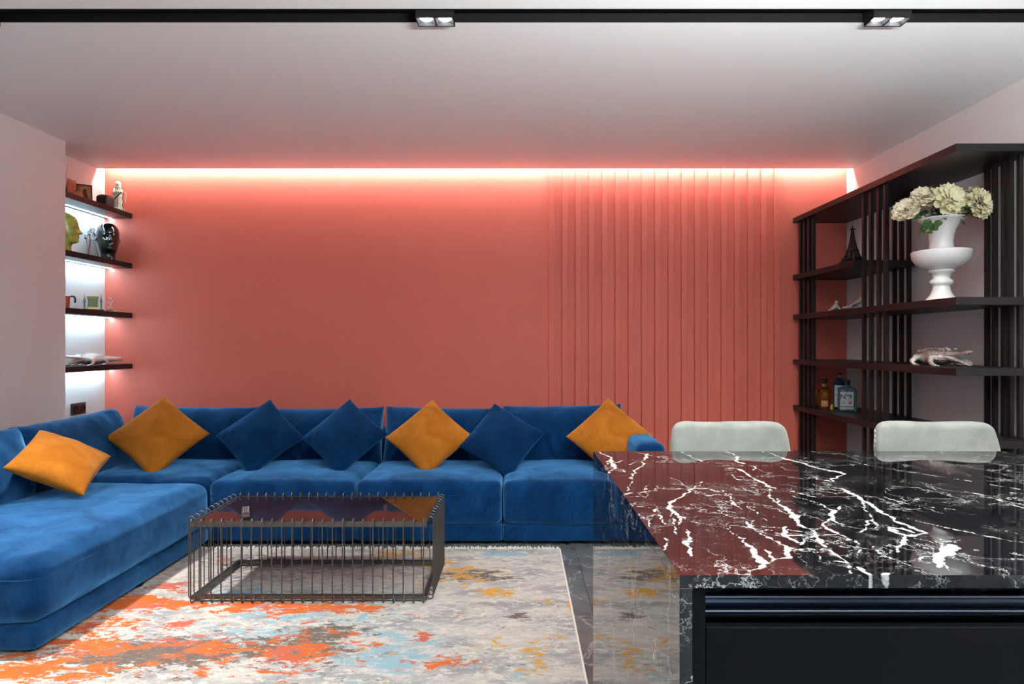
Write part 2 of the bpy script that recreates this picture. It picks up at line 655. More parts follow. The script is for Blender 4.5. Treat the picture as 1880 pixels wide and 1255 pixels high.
spot_module(-0.366, 2.762, 2.72, 'black twin spotlight in the ceiling channel, left of the middle', 'twin spotlights in the ceiling channel', SPOT_POWER)
spot_module(1.627, 2.762, 2.72, 'black twin spotlight in the ceiling channel above the marble island', 'twin spotlights in the ceiling channel', SPOT_POWER)
spot_module(-2.400, 2.762, 2.72, 'black twin spotlight at the far left end of the ceiling channel', 'twin spotlights in the ceiling channel', SPOT_POWER * 6.0, 78, 1.0)
for xx, lab in ((1.2, 'black twin spotlight on the ceiling right over the island worktop'),
                (-1.4, 'black twin spotlight on the ceiling behind the camera')):
    spot_module(xx, 0.9, 2.684, lab, 'twin spotlights of the kitchen side', SPOT_POWER * 0.12)

# added fill light above the island, out of view, to brighten the ceiling
fill_bar = thing('added_fill_bar', 'slim black bar with fill light, added unseen over the marble island to brighten the ceiling', 'lamp', (1.15, 0.62, 1.90))
link('bar', MB().box(-.80, .80, -.03, .03, 0, .045).mesh('bar', M_trackblack, bevel=.002), fill_bar)
link('fill_glow', MB().box(-.79, .79, -.024, .024, .0452, .047).mesh('fill_glow', M_lamp), fill_bar)
for sx in (-1, 1):
    link('cord', MB().tube([(sx * .6, 0, .047), (sx * .6, 0, HC - 1.90 - .0005)], .002, 6).mesh('cord', M_trackblack), fill_bar)
for nm, dz, rx, pw in (('fill_up_light', .052, PI, FILL_UP), ('fill_down_light', -.004, 0, FILL_DOWN)):
    lo = area_light(nm, (0, 0, dz), (rx, 0, 0), 1.56, .05, pw, (.92, .98, 1.0))
    lo.parent = fill_bar

# ------------------------------------------------------------------ shelves in the left niche
SH_TOP = [2.398, 1.979, 1.564, 1.139]
names = ['topmost', 'second', 'third', 'lowest']
held = ['holding the pale saint statuette', 'holding the two mannequin heads', 'holding the copper mug', 'holding the silver crocodile']
board_me = MB().box(0, 0.231, 0, YB - 4.483, -0.042, 0).mesh('board', M_black, bevel=0.001, seg=1)
led_me = MB().box(0, 0.012, 0, YB - 4.483 - 0.004, -0.0435, -0.0418).mesh('led_strip', M_led)
for z, nme, h in zip(SH_TOP, names, held):
    t = thing('wall_shelf', f'{nme} black floating shelf in the lit left niche, {h}', 'shelf', (XN, 4.483, z), group='floating shelves in the left niche')
    link('board', board_me, t)
    link('led_strip', led_me, t, (0.048, 0.002, 0))

# ------------------------------------------------------------------ bookcase on the right wall
bc = thing('bookcase', 'open black bookcase with thin vertical bars along the right wall', 'bookcase', (2.52, 4.3, 0))
BX0, BX1, BY0, BY1 = 2.303, XR - 0.002, 3.297, YB - 0.002


def bc_board(z1, y0=BY0, th=0.041):
    m = MB().box(BX0 - 2.52, BX1 - 2.52, y0 - 4.3, BY1 - 4.3, z1 - th, z1)
    link('shelf_board', m.mesh('shelf_board', M_black, bevel=0.001, seg=1), bc)


BZ = {'top': 2.358, 'short': 1.880, 'vase': 1.550, 'croc': 1.175, 'bottle': 0.792}
bc_board(2.358)
bc_board(1.880, 4.303)
bc_board(1.550)
bc_board(1.175)
bc_board(0.792)
bc_board(0.410)
bar_me = MB().box(-0.011, 0.011, -0.011, 0.011, 0, 2.335).mesh('upright_bar', M_black)
front_bars = [5.190, 5.112, 5.035, 4.965, 4.240, 4.155, 4.065, 3.990]
wall_bars = [4.575, 4.480, 4.400, 4.316, 3.594, 3.538, 3.470, 3.424, 3.360]
for y in front_bars:
    link('upright_bar', bar_me, bc, (2.340 - 2.52, y - 4.3, 0))
for y in wall_bars:
    link('upright_bar', bar_me, bc, (2.690 - 2.52, y - 4.3, 0))

# ------------------------------------------------------------------ rug
RX0, RX1, RY0, RY1 = -2.72, 0.262, 1.25, 3.955


def px_floor(x, y):
    z = CAM_H * FPX / (y - 632.0)
    return ((x - 952.0) * z / FPX, z)


def rug_mat():
    m, nt, b = new_mat('distressed_rug')
    L = nt.links.new
    tc = N(nt, 'ShaderNodeTexCoord')

    def noise(scale, detail, rough, off, dist=0.0, st=(1, 1.5, 1)):
        mp = N(nt, 'ShaderNodeMapping')
        mp.inputs['Location'].default_value = (off, off * 1.7, 0)
        mp.inputs['Scale'].default_value = st
        mp.inputs['Rotation'].default_value = (0, 0, 0.35)
        L(tc.outputs['Object'], mp.inputs['Vector'])
        n = N(nt, 'ShaderNodeTexNoise', in_Scale=scale, in_Detail=detail, in_Roughness=rough, in_Distortion=dist)
        L(mp.outputs[0], n.inputs['Vector'])
        return n.outputs['Fac']

    def attr(nm):
        return N(nt, 'ShaderNodeAttribute', attribute_name=nm).outputs['Fac']

    def mask(fac, a, w, lo, hi):
        s = N(nt, 'ShaderNodeMath', operation='MULTIPLY_ADD')
        if a is not None:
            L(a, s.inputs[0])
        else:
            s.inputs[0].default_value = 0
        s.inputs[1].default_value = w
        L(fac, s.inputs[2])
        r = N(nt, 'ShaderNodeMapRange', interpolation_type='SMOOTHSTEP')
        L(s.outputs[0], r.inputs[0])
        r.inputs[1].default_value = lo
        r.inputs[2].default_value = hi
        return r.outputs[0]

    def mixc(fac, c1, c2):
        x = N(nt, 'ShaderNodeMix', data_type='RGBA')
        L(fac, x.inputs[0])
        for i, c in ((6, c1), (7, c2)):
            if isinstance(c, tuple):
                x.inputs[i].default_value = (*c, 1)
            else:
                L(c, x.inputs[i])
        return x.outputs[2]

    ST = (1.0, 2.0, 1.0)
    base = mixc(mask(noise(3.2, 8, .62, 3.1, .5, ST), None, 0, .40, .64), (0.46, 0.44, 0.405), (0.25, 0.255, 0.265))
    cream = mixc(mask(noise(16, 8, .75, 8.3, .3, ST), None, 0, .50, .58), base, (0.55, 0.525, 0.475))
    lb = mixc(mask(noise(6.0, 12, .75, 21.0, .6, ST), attr('w_blue'), .42, .60, .65), cream, (0.24, 0.38, 0.44))
    br = mixc(mask(noise(13.0, 12, .80, 33.0, .4, ST), attr('w_brown'), .42, .585, .63), lb, (0.12, 0.095, 0.08))
    ye = mixc(mask(noise(10.0, 12, .76, 46.0, .5, ST), attr('w_yellow'), .40, .61, .66), br, (0.52, 0.27, 0.04))
    org = mixc(noise(9, 5, .6, 55.0, 0, ST), (0.42, 0.060, 0.022), (0.52, 0.15, 0.025))
    orr = mixc(mask(noise(3.0, 3, .5, 71.0), None, 0, .5, .6), org, (0.42, 0.10, 0.065))
    oo = mixc(mask(noise(7.5, 12, .76, 64.0, .5, ST), attr('w_orange'), .36, .63, .66), ye, orr)
    # worn threads break the blotches up
    wear = mask(noise(34, 8, .8, 90.0, .2, (1, 2.6, 1)), None, 0, .585, .64)
    oo = mixc(wear, oo, cream)
    spk = mask(noise(46, 6, .75, 97.0, .2, (1, 2.6, 1)), attr('w_brown'), .16, .61, .66)
    oo = mixc(spk, oo, (0.16, 0.135, 0.12))
    # woven lines
    wv = N(nt, 'ShaderNodeTexWave', wave_type='BANDS', bands_direction='Y', in_Scale=70.0, in_Distortion=1.0, in_Detail=2.0)
    L(tc.outputs['Object'], wv.inputs['Vector'])
    wm = N(nt, 'ShaderNodeMapRange')
    L(wv.outputs['Fac'], wm.inputs[0])
    wm.inputs[3].default_value = 0.86
    wm.inputs[4].default_value = 1.0
    fin = N(nt, 'ShaderNodeMix', data_type='RGBA', blend_type='MULTIPLY')
    fin.inputs[0].default_value = 1.0
    L(oo, fin.inputs[6])
    cmb = N(nt, 'ShaderNodeCombineColor')
    for i in range(3):
        L(wm.outputs[0], cmb.inputs[i])
    L(cmb.outputs[0], fin.inputs[7])
    L(fin.outputs[2], b.inputs['Base Color'])
    b.inputs['Roughness'].default_value = 0.9
    b.inputs['Specular IOR Level'].default_value = 0.1
    nb = noise(150, 3, .6, 1.0)
    bp = N(nt, 'ShaderNodeBump', in_Strength=0.3, in_Distance=0.004)
    L(nb, bp.inputs['Height'])
    L(bp.outputs[0], b.inputs['Normal'])
    return m


M_rug = rug_mat()
nx, ny = 120, 110
xs = np.linspace(RX0, RX1, nx)
ys = np.linspace(RY0, RY1, ny)
GX, GY = np.meshgrid(xs, ys)
RZ = 0.011


def blobs(lst):
    W = np.zeros_like(GX)
    for (px, py, rx, ry, a) in lst:
        cx, cy = px_floor(px, py)
        W += a * np.exp(-(((GX - cx) / rx) ** 2 + ((GY - cy) / ry) ** 2))
    return W


w_or = 0.30 * (1 / (1 + np.exp((GX + 0.62 + 0.25 * (GY - 3)) * 7))) * (1 / (1 + np.exp((GY - 3.35) * 5)))
w_or += blobs([(610, 1120, .30, .08, .5), (555, 1200, .14, .12, .5), (390, 1195, .12, .1, .45), (240, 1110, .3, .1, .5),
               (780, 1175, .06, .06, .6), (820, 1220, .14, .10, .55), (790, 1130, .12, .05, .4), (700, 1195, .08, .04, .4),
               (400, 1030, .25, .10, .35), (440, 1115, .2, .06, .4), (530, 1015, .10, .04, .45), (990, 1105, .06, .05, .3),
               (330, 1078, .16, .07, .45), (262, 1112, .16, .06, .4), (185, 1150, .2, .07, .35), (60, 1235, .3, .08, .45), (160, 1190, .25, .08, .4), (330, 1150, .1, .06, .3), (720, 1065, .12, .06, .3)]) - 0.10
w_ye = blobs([(740, 1018, .30, .07, .42), (850, 1060, .25, .18, .36), (905, 1092, .10, .07, .5), (800, 1035, .2, .1, .3),
              (900, 1190, .09, .09, .34), (985, 1225, .06, .10, .38), (1010, 1120, .06, .1, .3), (1045, 1110, .03, .1, .3),
              (330, 1065, .2, .05, .3), (1000, 1180, .1, .1, .2)]) - 0.02
w_br = blobs([(870, 1060, .24, .10, .42), (330, 1200, .4, .14, .40), (560, 1190, .2, .14, .35), (470, 1035, .3, .1, .3),
              (900, 1010, .2, .05, .2), (210, 1210, .3, .1, .3), (620, 1160, .15, .06, .3), (950, 1135, .05, .03, .45)]) + 0.02 * (GX < -.6)
w_bl = blobs([(720, 1210, .22, .16, .42), (925, 1020, .16, .05, .5), (440, 1090, .25, .06, .3), (560, 1135, .4, .08, .3),
              (520, 1170, .4, .1, .2), (955, 1245, .06, .05, .35), (930, 1085, .1, .05, .2)]) + 0.05 / (1 + np.exp((GX + .5) * 6))
mbrug = MB()
verts = np.stack([GX, GY, np.full_like(GX, RZ)], -1).reshape(-1, 3)
mbrug.v = [tuple(p) for p in verts.tolist()]
mbrug.f = [(j * nx + i, j * nx + i + 1, (j + 1) * nx + i + 1, (j + 1) * nx + i) for j in range(ny - 1) for i in range(nx - 1)]
border = [i for i in range(nx)] + [j * nx + nx - 1 for j in range(1, ny)] + [(ny - 1) * nx + i for i in range(nx - 2, -1, -1)] + [j * nx for j in range(ny - 2, 0, -1)]
nb0 = len(mbrug.v)
for i in border:
    p = mbrug.v[i]
    mbrug.v.append((p[0], p[1], 0.0005))
nbn = len(border)
for k in range(nbn):
    a, b_ = border[k], border[(k + 1) % nbn]
    mbrug.f.append((b_, a, nb0 + k, nb0 + (k + 1) % nbn))
mbrug.f.append(tuple(range(nb0 + nbn - 1, nb0 - 1, -1)))
rug_me = bpy.data.meshes.new('rug')
rug_me.from_pydata(mbrug.v, [], mbrug.f)
rug_me.materials.append(M_rug)
for nm, W in (('w_orange', w_or), ('w_yellow', w_ye), ('w_brown', w_br), ('w_blue', w_bl)):
    a = rug_me.attributes.new(nm, 'FLOAT', 'POINT')
    vals = np.zeros(len(mbrug.v), dtype=np.float32)
    vals[:nx * ny] = W.reshape(-1)
    vals[nx * ny:] = W.reshape(-1)[border]
    a.data.foreach_set('value', vals)
rug = thing('rug', 'large distressed abstract rug in cream, orange, ochre and pale blue', 'rug', (-1.2, 2.6, 0))
pile = link('pile', rug_me, rug, (1.2, -2.6, 0))
M_fringe = mat('cream_wool', (0.66, 0.62, 0.56), 0.95)
fr = MB()
rnd = random.Random(3)
x = RX0
while x < RX1:
    ln = rnd.uniform(.022, .05)
    dx = rnd.uniform(-.02, .02)
    fr.tube([(x, RY1 - 0.004, 0.010), (x + dx * .5, RY1 + ln * .5, 0.012 + rnd.uniform(0, .008)), (x + dx, RY1 + ln, 0.004)],
            [.0045, .004, .0015], 4)
    x += rnd.uniform(.006, .010)
frg = link('fringe', fr.mesh('fringe', M_fringe, fixn=False), rug, (1.2, -2.6, 0))
frg['kind'] = 'stuff'
link('binding', MB().tube([(RX1 - .002, RY0, .007), (RX1 - .002, RY1, .007)], .0065, 6).mesh('binding', M_fringe), rug, (1.2, -2.6, 0))

# ------------------------------------------------------------------ sectional sofa
sofa = thing('sectional_sofa', 'long L-shaped blue velvet sectional sofa with chaise', 'sofa', (0, 0, 0))


def sb(name, x0, x1, y0, y1, z0, z1, r, mt=M_blue, rot=(0, 0, 0), **kw):
    me = bm_mesh(soft_box(x1 - x0, y1 - y0, z1 - z0, r, **kw), name, mt)
    return link(name, me, sofa, ((x0 + x1) / 2, (y0 + y1) / 2, (z0 + z1) / 2), rot)


seams = [-3.12, -2.015, -1.060, -0.105, 0.760]
SY0 = 4.05
for i in range(4):
    a, b = seams[i], seams[i + 1]
    y0 = SY0 if i else 4.07
    sb('base', a + .003, b - .003, y0 + .012, 5.16, 0.022, 0.130, .018, n=12, bulge=(0, .004, 0), amp=.001, seed=i)
    if i == 0:
        sb('seat_cushion', a + .02, b + .005, 4.085, 4.92, .150, .425, .075, n=26, bulge=(0, .0, .02), amp=.012, nscale=6, seed=11, stretch=(1, 2.2, 1))
    else:
        c = sb('seat_cushion', a + .004, b - .004, y0, 4.92, .133, .408, .045, n=30, bulge=(.0, .012, .034), amp=.005, nscale=5, seed=20 + i)
        w = b - a - .02
        pts = []
        for k in range(25):
            u = -1 + 2 * k / 24
            pts.append((u * w / 2 * .985, -(4.92 - y0) / 2 - .016 * (1 - u * u) ** .6 * .95 + .004, .325 - .274 + .004 * (1 - u * u)))
        link('piping', MB().tube(pts, .0035, 5).mesh('piping', M_blue), c)
# chaise
ch = sb('chaise_cushion', -3.10, -1.99, 2.585, 4.055, .128, .412, .075, n=30, bulge=(.014, .012, .016), amp=.005, nscale=4, seed=31)
pts = []
hw, hl, rr = .555 + .006, .735 + .006, .085
zz = .325 - .270
for k in range(13):
    pts.append((-hw + .05 + (2 * hw - rr - .05) * k / 12, -hl, zz))
for k in range(1, 9):
    a = PI / 2 * k / 8
    pts.append((hw - rr + rr * math.sin(a), -hl + rr - rr * math.cos(a), zz))
for k in range(1, 14):
    pts.append((hw + .003 * math.sin(PI * k / 13), -hl + rr + (2 * hl - rr - .1) * k / 13, zz))
link('piping', MB().tube(pts, .0035, 5).mesh('piping', M_blue), ch)
sb('base', -3.09, -2.003, 2.600, 4.06, 0.022, 0.132, .03, n=14, bulge=(.003, .003, 0), amp=.001, seed=41)
for (fx, fy) in ((-2.06, 2.66), (-3.02, 2.66), (-2.04, 3.35), (-3.02, 3.95), (-1.96, 4.14), (-1.12, 4.14), (-.98, 4.14), (-.2, 4.14),
                 (-.02, 4.14), (.68, 4.14), (-3.02, 5.06), (-2.1, 5.06), (-1.06, 5.06), (-.1, 5.06), (.88, 5.06)):
    z0 = .0112 if (RX0 < fx < RX1 and fy < RY1 + .05) else .0002
    link('foot', MB().lathe([(.026, z0), (.03, z0 + .004), (.03, .03)], 14, (fx, fy, 0)).mesh('foot', M_trackblack), sofa)
# back frames
sb('back_frame', -3.12, .955, 4.985, 5.185, .10, .625, .04, n=16, seed=50)
sb('back_frame', -3.225, -3.06, 2.75, 4.98, .10, .625, .04, n=16, seed=51)
sb('armrest', .765, .962, 4.06, 4.99, .03, .655, .055, M_blue, n=20, bulge=(.01, .008, .01), amp=.003, seed=52)
# loose back cushions
def plump_mesh(sx, sz, T, seed, n=46):
    """rectangular feather cushion: full middle, thin gathered edges, pointed corners"""
    off = Vector((seed * 3.3, seed * 1.9, seed))
    m = MB()
    for side in (-1, 1):
        rows = []
        for j in range(n + 1):
            row = []
            for i in range(n + 1):
                u = math.sin(PI / 2 * (-1 + 2 * i / n))
                v = math.sin(PI / 2 * (-1 + 2 * j / n))
                X = sx / 2 * u * (1 - .022 * (1 - v * v))
                Z = sz / 2 * v * (1 - .045 * (1 - u * u))
                e = max(0, (1 - u ** 4) * (1 - v * v))
                h = T / 2 * e ** .40
                f = min(1, e * 5)
                q = Vector((X * 5, side * 2.0, Z * 4)) + off
                h += f * (.012 * mnoise.noise(q) + .006 * mnoise.noise(q * 2.4))
                # gathers running in from the seams
                ew = max(0, abs(v) - .45) / .55
                h += f * .010 * ew * mnoise.noise(Vector((X * 34, Z * 5, side)) + off)
                eu = max(0, abs(u) - .6) / .4
                h += f * .010 * eu * mnoise.noise(Vector((X * 6, Z * 30, side)) + off)
                Z += .006 * mnoise.noise(Vector((X * 9, 0, seed))) * v * v
                row.append((X, side * h, Z))
            rows.append(row)
        m.grid(rows)
    return m.mesh('back_cushion', M_blue, smooth=True, merge=1e-5)


xb = [(-2.985, -2.005, .825), (-2.015, -1.045, .815), (-1.030, -.095, .818), (-.120, .800, .835)]
for i, (a, b, zt_) in enumerate(xb):
    me = plump_mesh(b - a, zt_ - .375, .29, 60 + i)
    link('back_cushion', me, sofa, ((a + b) / 2, 4.825, (zt_ + .375) / 2), (math.radians(-13), math.radians((.6, -.5, 1, -1.2)[i]), math.radians((-1, 1, 1, -1)[i])))
for i, (y0, y1) in enumerate(((3.70, 4.70), (2.70, 3.72))):
    me = plump_mesh(y1 - y0, .455, .29, 70 + i)
    link('back_cushion', me, sofa, (-2.965, (y0 + y1) / 2, .595), (math.radians(-15), math.radians((-1, 1)[i]), math.radians(90 + (2, -4)[i])))


# ------------------------------------------------------------------ throw pillows
def pillow_mesh(s, T, mt, seed, pinch=0.0, n=36):
    off = Vector((seed * 3.3, seed * 1.9, seed))
    m = MB()
    for side in (-1, 1):
        rows = []
        for j in range(n + 1):
            row = []
            for i in range(n + 1):
                u = math.sin(PI / 2 * (-1 + 2 * i / n))
                v = math.sin(PI / 2 * (-1 + 2 * j / n))
                X = s / 2 * u * (1 - .055 * (1 - v * v))
                Z = s / 2 * v * (1 - .055 * (1 - u * u))
                e = max(0, (1 - u * u) * (1 - v * v))
                h = T / 2 * e ** .42
                f = min(1, e * 6)
                q = Vector((X * 7, side * 2.0, Z * 7)) + off
                h += f * (.006 * mnoise.noise(q) + .004 * mnoise.noise(q * 2.6))
                # gathered folds around the corner the pillow stands on
                d = math.hypot(u + 1, v + 1)
                if pinch and d < .9:
                    h += f * pinch * .006 * math.sin(d * 26 + 2 * mnoise.noise(q)) * (1 - d / .9)
                row.append((X, side * h, Z))
            rows.append(row)
        m.grid(rows)
    return m.mesh('cover', mt, smooth=True, merge=1e-5)


def throw_pillow(loc, spin, tilt, yaw, mt, label, seed, s=.445, T=.17, pinch=1.0, frame=None):
    """spin turns the square in its own plane, tilt leans it backwards, yaw turns it to the side"""
    t = thing('throw_pillow', label, 'pillow', loc, group='velvet throw pillows on the sofa')
    Mx = Matrix.Rotation(math.radians(yaw), 4, 'Z') @ Matrix.Rotation(math.radians(-tilt), 4, 'X') @ Matrix.Rotation(math.radians(spin), 4, 'Y')
    if frame:
        p_, q_ = (frame[0].normalized() + frame[1].normalized()).normalized(), (frame[0].normalized() - frame[1].normalized()).normalized()
        u_, v_ = (p_ + q_).normalized(), (p_ - q_).normalized()
        cr_, sr_ = math.cos(math.radians(spin)), math.sin(math.radians(spin))
        u_, v_ = u_ * cr_ - v_ * sr_, v_ * cr_ + u_ * sr_
        Mx = Matrix((u_, v_.cross(u_), v_)).transposed().to_4x4()
    me = pillow_mesh(s, T, mt, seed, pinch)
    me.transform(Mx)
    link('cover', me, t)
    k = s / 2 * .985
    pts = []
    for (a, b) in ((-1, -1), (1, -1), (1, 1), (-1, 1)):
        n = 10
        dx, dz = -b, a
        for q in range(n):
            w = q / n * 2
            if (a, b) == (-1, -1):
                u, v = -1 + w, -1
            elif (a, b) == (1, -1):
                u, v = 1, -1 + w
            elif (a, b) == (1, 1):
                u, v = 1 - w, 1
            else:
                u, v = -1, 1 - w
            pts.append((k * u * (1 - .055 * (1 - v * v)), 0, k * v * (1 - .055 * (1 - u * u))))
    pts.append(pts[0])
    sm = MB().tube(pts, .0035, 5).xform(Mx)
    link('seam', sm.mesh('seam', mt, smooth=True), t)
    return t


throw_pillow((-2.645, 3.62, .622), 9, 0, 0, M_orange, 'ochre velvet pillow lying against the left back cushion over the chaise', 1, s=.405, frame=(Vector((.773, .485, -.403)), Vector((-.354, .814, .452))))
throw_pillow((-2.545, 4.43, .655), 45, 36, 18, M_orange, 'ochre velvet pillow standing on its corner in the sofa corner', 2, s=.465)
throw_pillow((-1.855, 4.50, .638), 47, 37, 4, M_blue_d, 'blue velvet pillow just right of the ochre corner pillow', 3)
throw_pillow((-1.250, 4.50, .640), 41, 37, -3, M_blue_d, 'blue velvet pillow just left of the middle ochre pillow', 4)
throw_pillow((-.640, 4.49, .636), 44, 37, 0, M_orange, 'ochre velvet pillow standing on its corner in the middle of the sofa', 5, pinch=2)
throw_pillow((-.118, 4.49, .618), 35, 39, 2, M_blue_d, 'darkest blue velvet pillow, right of the middle ochre pillow', 6, pinch=2)
throw_pillow((.655, 4.49, .640), 44, 34, -6, M_orange, 'ochre velvet pillow at the right end of the sofa beside the armrest', 7)

# ------------------------------------------------------------------ wire coffee table
CT = thing('coffee_table', 'low rectangular wire coffee table with dark glass top on the rug', 'table', (-1.05, 3.40, 0.0))
hx, hy = .590, .262
zt, zb0 = .412, .0245
M_glass_dark = mat('dark_glass', (0.018, 0.008, 0.007), 0.03, spec=0.5, ior=1.5)


def rect_frame(w, d, z0, z1, th):
    m = MB()
    m.box(-w, w, -d, -d + th, z0, z1)
    m.box(-w, w, d - th, d, z0, z1)
    m.box(-w, -w + th, -d + th, d - th, z0, z1)
    m.box(w - th, w, -d + th, d - th, z0, z1)
    return m


link('top_frame', rect_frame(hx, hy, zt - .026, zt, .012).mesh('top_frame', M_wire), CT)
link('bottom_frame', rect_frame(hx, hy, zb0, zb0 + .018, .022).mesh('bottom_frame', M_wire), CT)
link('glass_top', MB().box(-hx + .013, hx - .013, -hy + .013, hy - .013, zt - .009, zt - .001).mesh('glass_top', M_glass_dark), CT)
path = []
ro = .0150
for k in range(7):
    a = PI * k / 6
    path.append((0, -ro + ro * math.cos(a), zt + .004 + ro * math.sin(a)))
for k in range(7):
    a = PI + PI * k / 6
    path.append((0, -ro + ro * math.cos(a), .0305 + ro * math.sin(a)))
path.append((0, 0, .042))
path.insert(0, (0, 0, zt - .012))
wire_me = MB().tube(path, .0034, 6).mesh('wire', M_wire, smooth=True)
nf, ns = 24, 10
for k in range(nf):
    xw = -hx + .012 + (2 * hx - .024) * k / (nf - 1)
    link('wire', wire_me, CT, (xw, -hy + .002, 0))
    link('wire', wire_me, CT, (xw, hy - .002, 0), (0, 0, PI))
for k in range(ns):
    yw = -hy + .03 + (2 * hy - .06) * k / (ns - 1)
    link('wire', wire_me, CT, (-hx + .002, yw, 0), (0, 0, -PI / 2))
    link('wire', wire_me, CT, (hx - .002, yw, 0), (0, 0, PI / 2))

# remote control
M_plastic = mat('black_plastic', (0.02, 0.02, 0.021), 0.4)
M_button = mat('grey_button', (0.25, 0.25, 0.26), 0.5)
rc = thing('remote_control', 'small black remote control lying on the glass coffee table', 'remote', (-1.43, 3.285, zt - .0008), (0, 0, math.radians(23)))
link('body', MB().box(-.020, .020, -.100, .100, 0, .018).mesh('body', M_plastic, bevel=.004), rc)
btn = MB().lathe([(.004, 0), (.004, .0015), (.0025, .002)], 8).mesh('button', M_button)
for r in range(5):
    for c in range(3):
        link('button', btn, rc, (-.011 + c * .011, -.03 + r * .027, .0178))

# ------------------------------------------------------------------ kitchen island
IX0, IX1, IY0, IY1, IZ = .2657, 2.25, 1.033, 2.230, .92
wt = thing('marble_worktop', 'polished black marble island worktop with white veins and waterfall side', 'worktop', (1.25, 1.63, 0))


def px_top(x, y):
    z = (CAM_H - IZ) * FPX / (y - 632.0)
    return ((x - 952.0) * z / FPX, z)


VE = []


def vein(crop, pts, ws):
    sc, ox, oy = ((4.7, 1080, 820), (4.273, 1440, 820))[crop]
    if not isinstance(ws, (list, tuple)):
        ws = [ws] * len(pts)
    P = []
    for (x, y), w in zip(pts, ws):
        X, Y = px_top(ox + x / sc, oy + max(40, y) / sc)
        P.append((X, Y, w / sc * Y / FPX * .66 + .0006))
    for a, b in zip(P[:-1], P[1:]):
        VE.append((*a, *b))


vein(0, [(95, 40), (190, 95), (220, 150), (222, 190)], [14, 30, 48, 26])
vein(0, [(220, 150), (300, 115)], [24, 10])
vein(0, [(222, 180), (165, 230), (170, 280)], [18, 12, 6])
vein(0, [(190, 95), (180, 135), (150, 165)], [16, 10, 5])
vein(0, [(520, 60), (490, 80), (465, 130), (485, 150), (420, 200), (385, 230), (378, 285), (350, 330), (340, 380)], [22, 28, 12, 22, 24, 14, 10, 8, 6])
vein(0, [(270, 195), (330, 220), (385, 235)], [7, 8, 8])
vein(0, [(405, 45), (520, 70), (640, 92)], [6, 10, 8])
vein(0, [(400, 110), (395, 130), (350, 155)], [8, 8, 12])
vein(0, [(310, 410), (480, 382), (640, 370)], [7, 14, 8])
vein(0, [(680, 366), (860, 357), (1050, 360), (1080, 376), (1140, 395)], [10, 8, 12, 16, 8])
vein(0, [(540, 318), (480, 370)], [8, 8])
vein(0, [(440, 400), (540, 460)], [6, 4])
vein(0, [(720, 260), (780, 295), (860, 355)], [5, 6, 8])
vein(0, [(985, 300), (985, 330), (900, 362), (865, 395), (760, 445), (722, 490), (705, 550), (760, 590), (850, 628), (960, 652), (1090, 677), (1190, 712),
         (1300, 778), (1350, 790)], [4, 8, 14, 14, 26, 42, 46, 16, 16, 12, 14, 14, 14, 14])
vein(0, [(1350, 785), (1390, 840), (1430, 890), (1440, 950), (1490, 1005)], [16, 40, 60, 95, 70])
vein(0, [(700, 560), (730, 620), (750, 690), (755, 745)], [14, 8, 8, 18])
vein(0, [(775, 600), (790, 640), (800, 700)], [14, 22, 8])
vein(0, [(850, 715), (875, 770), (862, 850), (885, 930)], [18, 44, 30, 48])
vein(0, [(570, 480), (600, 570), (645, 630), (650, 675)], [5, 8, 20, 18])
vein(0, [(420, 510), (570, 535), (600, 570)], [6, 8, 8])
vein(0, [(440, 570), (510, 640), (525, 685)], [5, 6, 14])
vein(0, [(590, 770), (685, 790), (700, 850), (655, 890)], [6, 22, 16, 8])
vein(0, [(1500, 1020), (1440, 1045), (1390, 1075)], [46, 20, 14])
vein(0, [(1500, 1010), (1600, 975), (1750, 942)], [26, 18, 44])
vein(0, [(1540, 890), (1555, 930), (1590, 970)], [16, 16, 10])
vein(0, [(1370, 510), (1460, 570), (1540, 640)], [6, 8, 5])
vein(0, [(1360, 640), (1450, 712), (1540, 782), (1640, 830), (1740, 880), (1880, 905)], [18, 24, 20, 24, 22, 16])
vein(0, [(1640, 820), (1690, 880), (1710, 935), (1750, 945)], [16, 40, 40, 50])
vein(0, [(1640, 445), (1660, 490), (1720, 545), (1770, 600), (1800, 650), (1880, 690)], [20, 34, 66, 62, 46, 30])
vein(0, [(1660, 680), (1700, 760), (1790, 815)], [20, 60, 50])
vein(0, [(1440, 685), (1600, 690), (1700, 715), (1850, 735)], [8, 12, 22, 12])
vein(0, [(1210, 185), (1290, 190), (1380, 235), (1430, 275), (1490, 300), (1560, 345), (1700, 375)], [22, 22, 30, 24, 40, 14, 8])
vein(0, [(1560, 350), (1545, 400), (1600, 460), (1640, 480)], [14, 22, 10, 8])
vein(0, [(1220, 240), (1280, 280), (1400, 285)], [8, 7, 7])
vein(0, [(1440, 170), (1420, 200)], [34, 24])
vein(0, [(820, 45), (900, 95), (1010, 130)], [10, 16, 8])
vein(0, [(1180, 42), (1250, 62), (1300, 85), (1270, 115), (1340, 145)], [14, 18, 20, 36, 30])
vein(0, [(1140, 365), (1200, 410), (1250, 470), (1320, 540)], [4, 6, 10, 20])
vein(0, [(1510, 45), (1600, 62), (1700, 100), (1880, 145)], [12, 16, 20, 18])
vein(1, [(0, 92), (200, 148), (340, 185), (420, 195), (490, 215)], [14, 26, 34, 44, 20])
vein(1, [(490, 215), (400, 238), (365, 255), (390, 275)], [22, 28, 22, 10])
vein(1, [(230, 225), (260, 255), (330, 265), (390, 275)], [8, 8, 14, 14])
vein(1, [(360, 318), (440, 325), (540, 365), (640, 440), (740, 492), (840, 545), (905, 600), (1000, 640), (1105, 667)], [16, 30, 40, 44, 40, 40, 44, 44, 20])
vein(1, [(1105, 668), (970, 695), (880, 670), (840, 630), (930, 640), (1000, 665)], [22, 46, 50, 34, 40, 60])
vein(1, [(935, 700), (915, 750), (895, 790), (905, 830)], [22, 44, 30, 22])
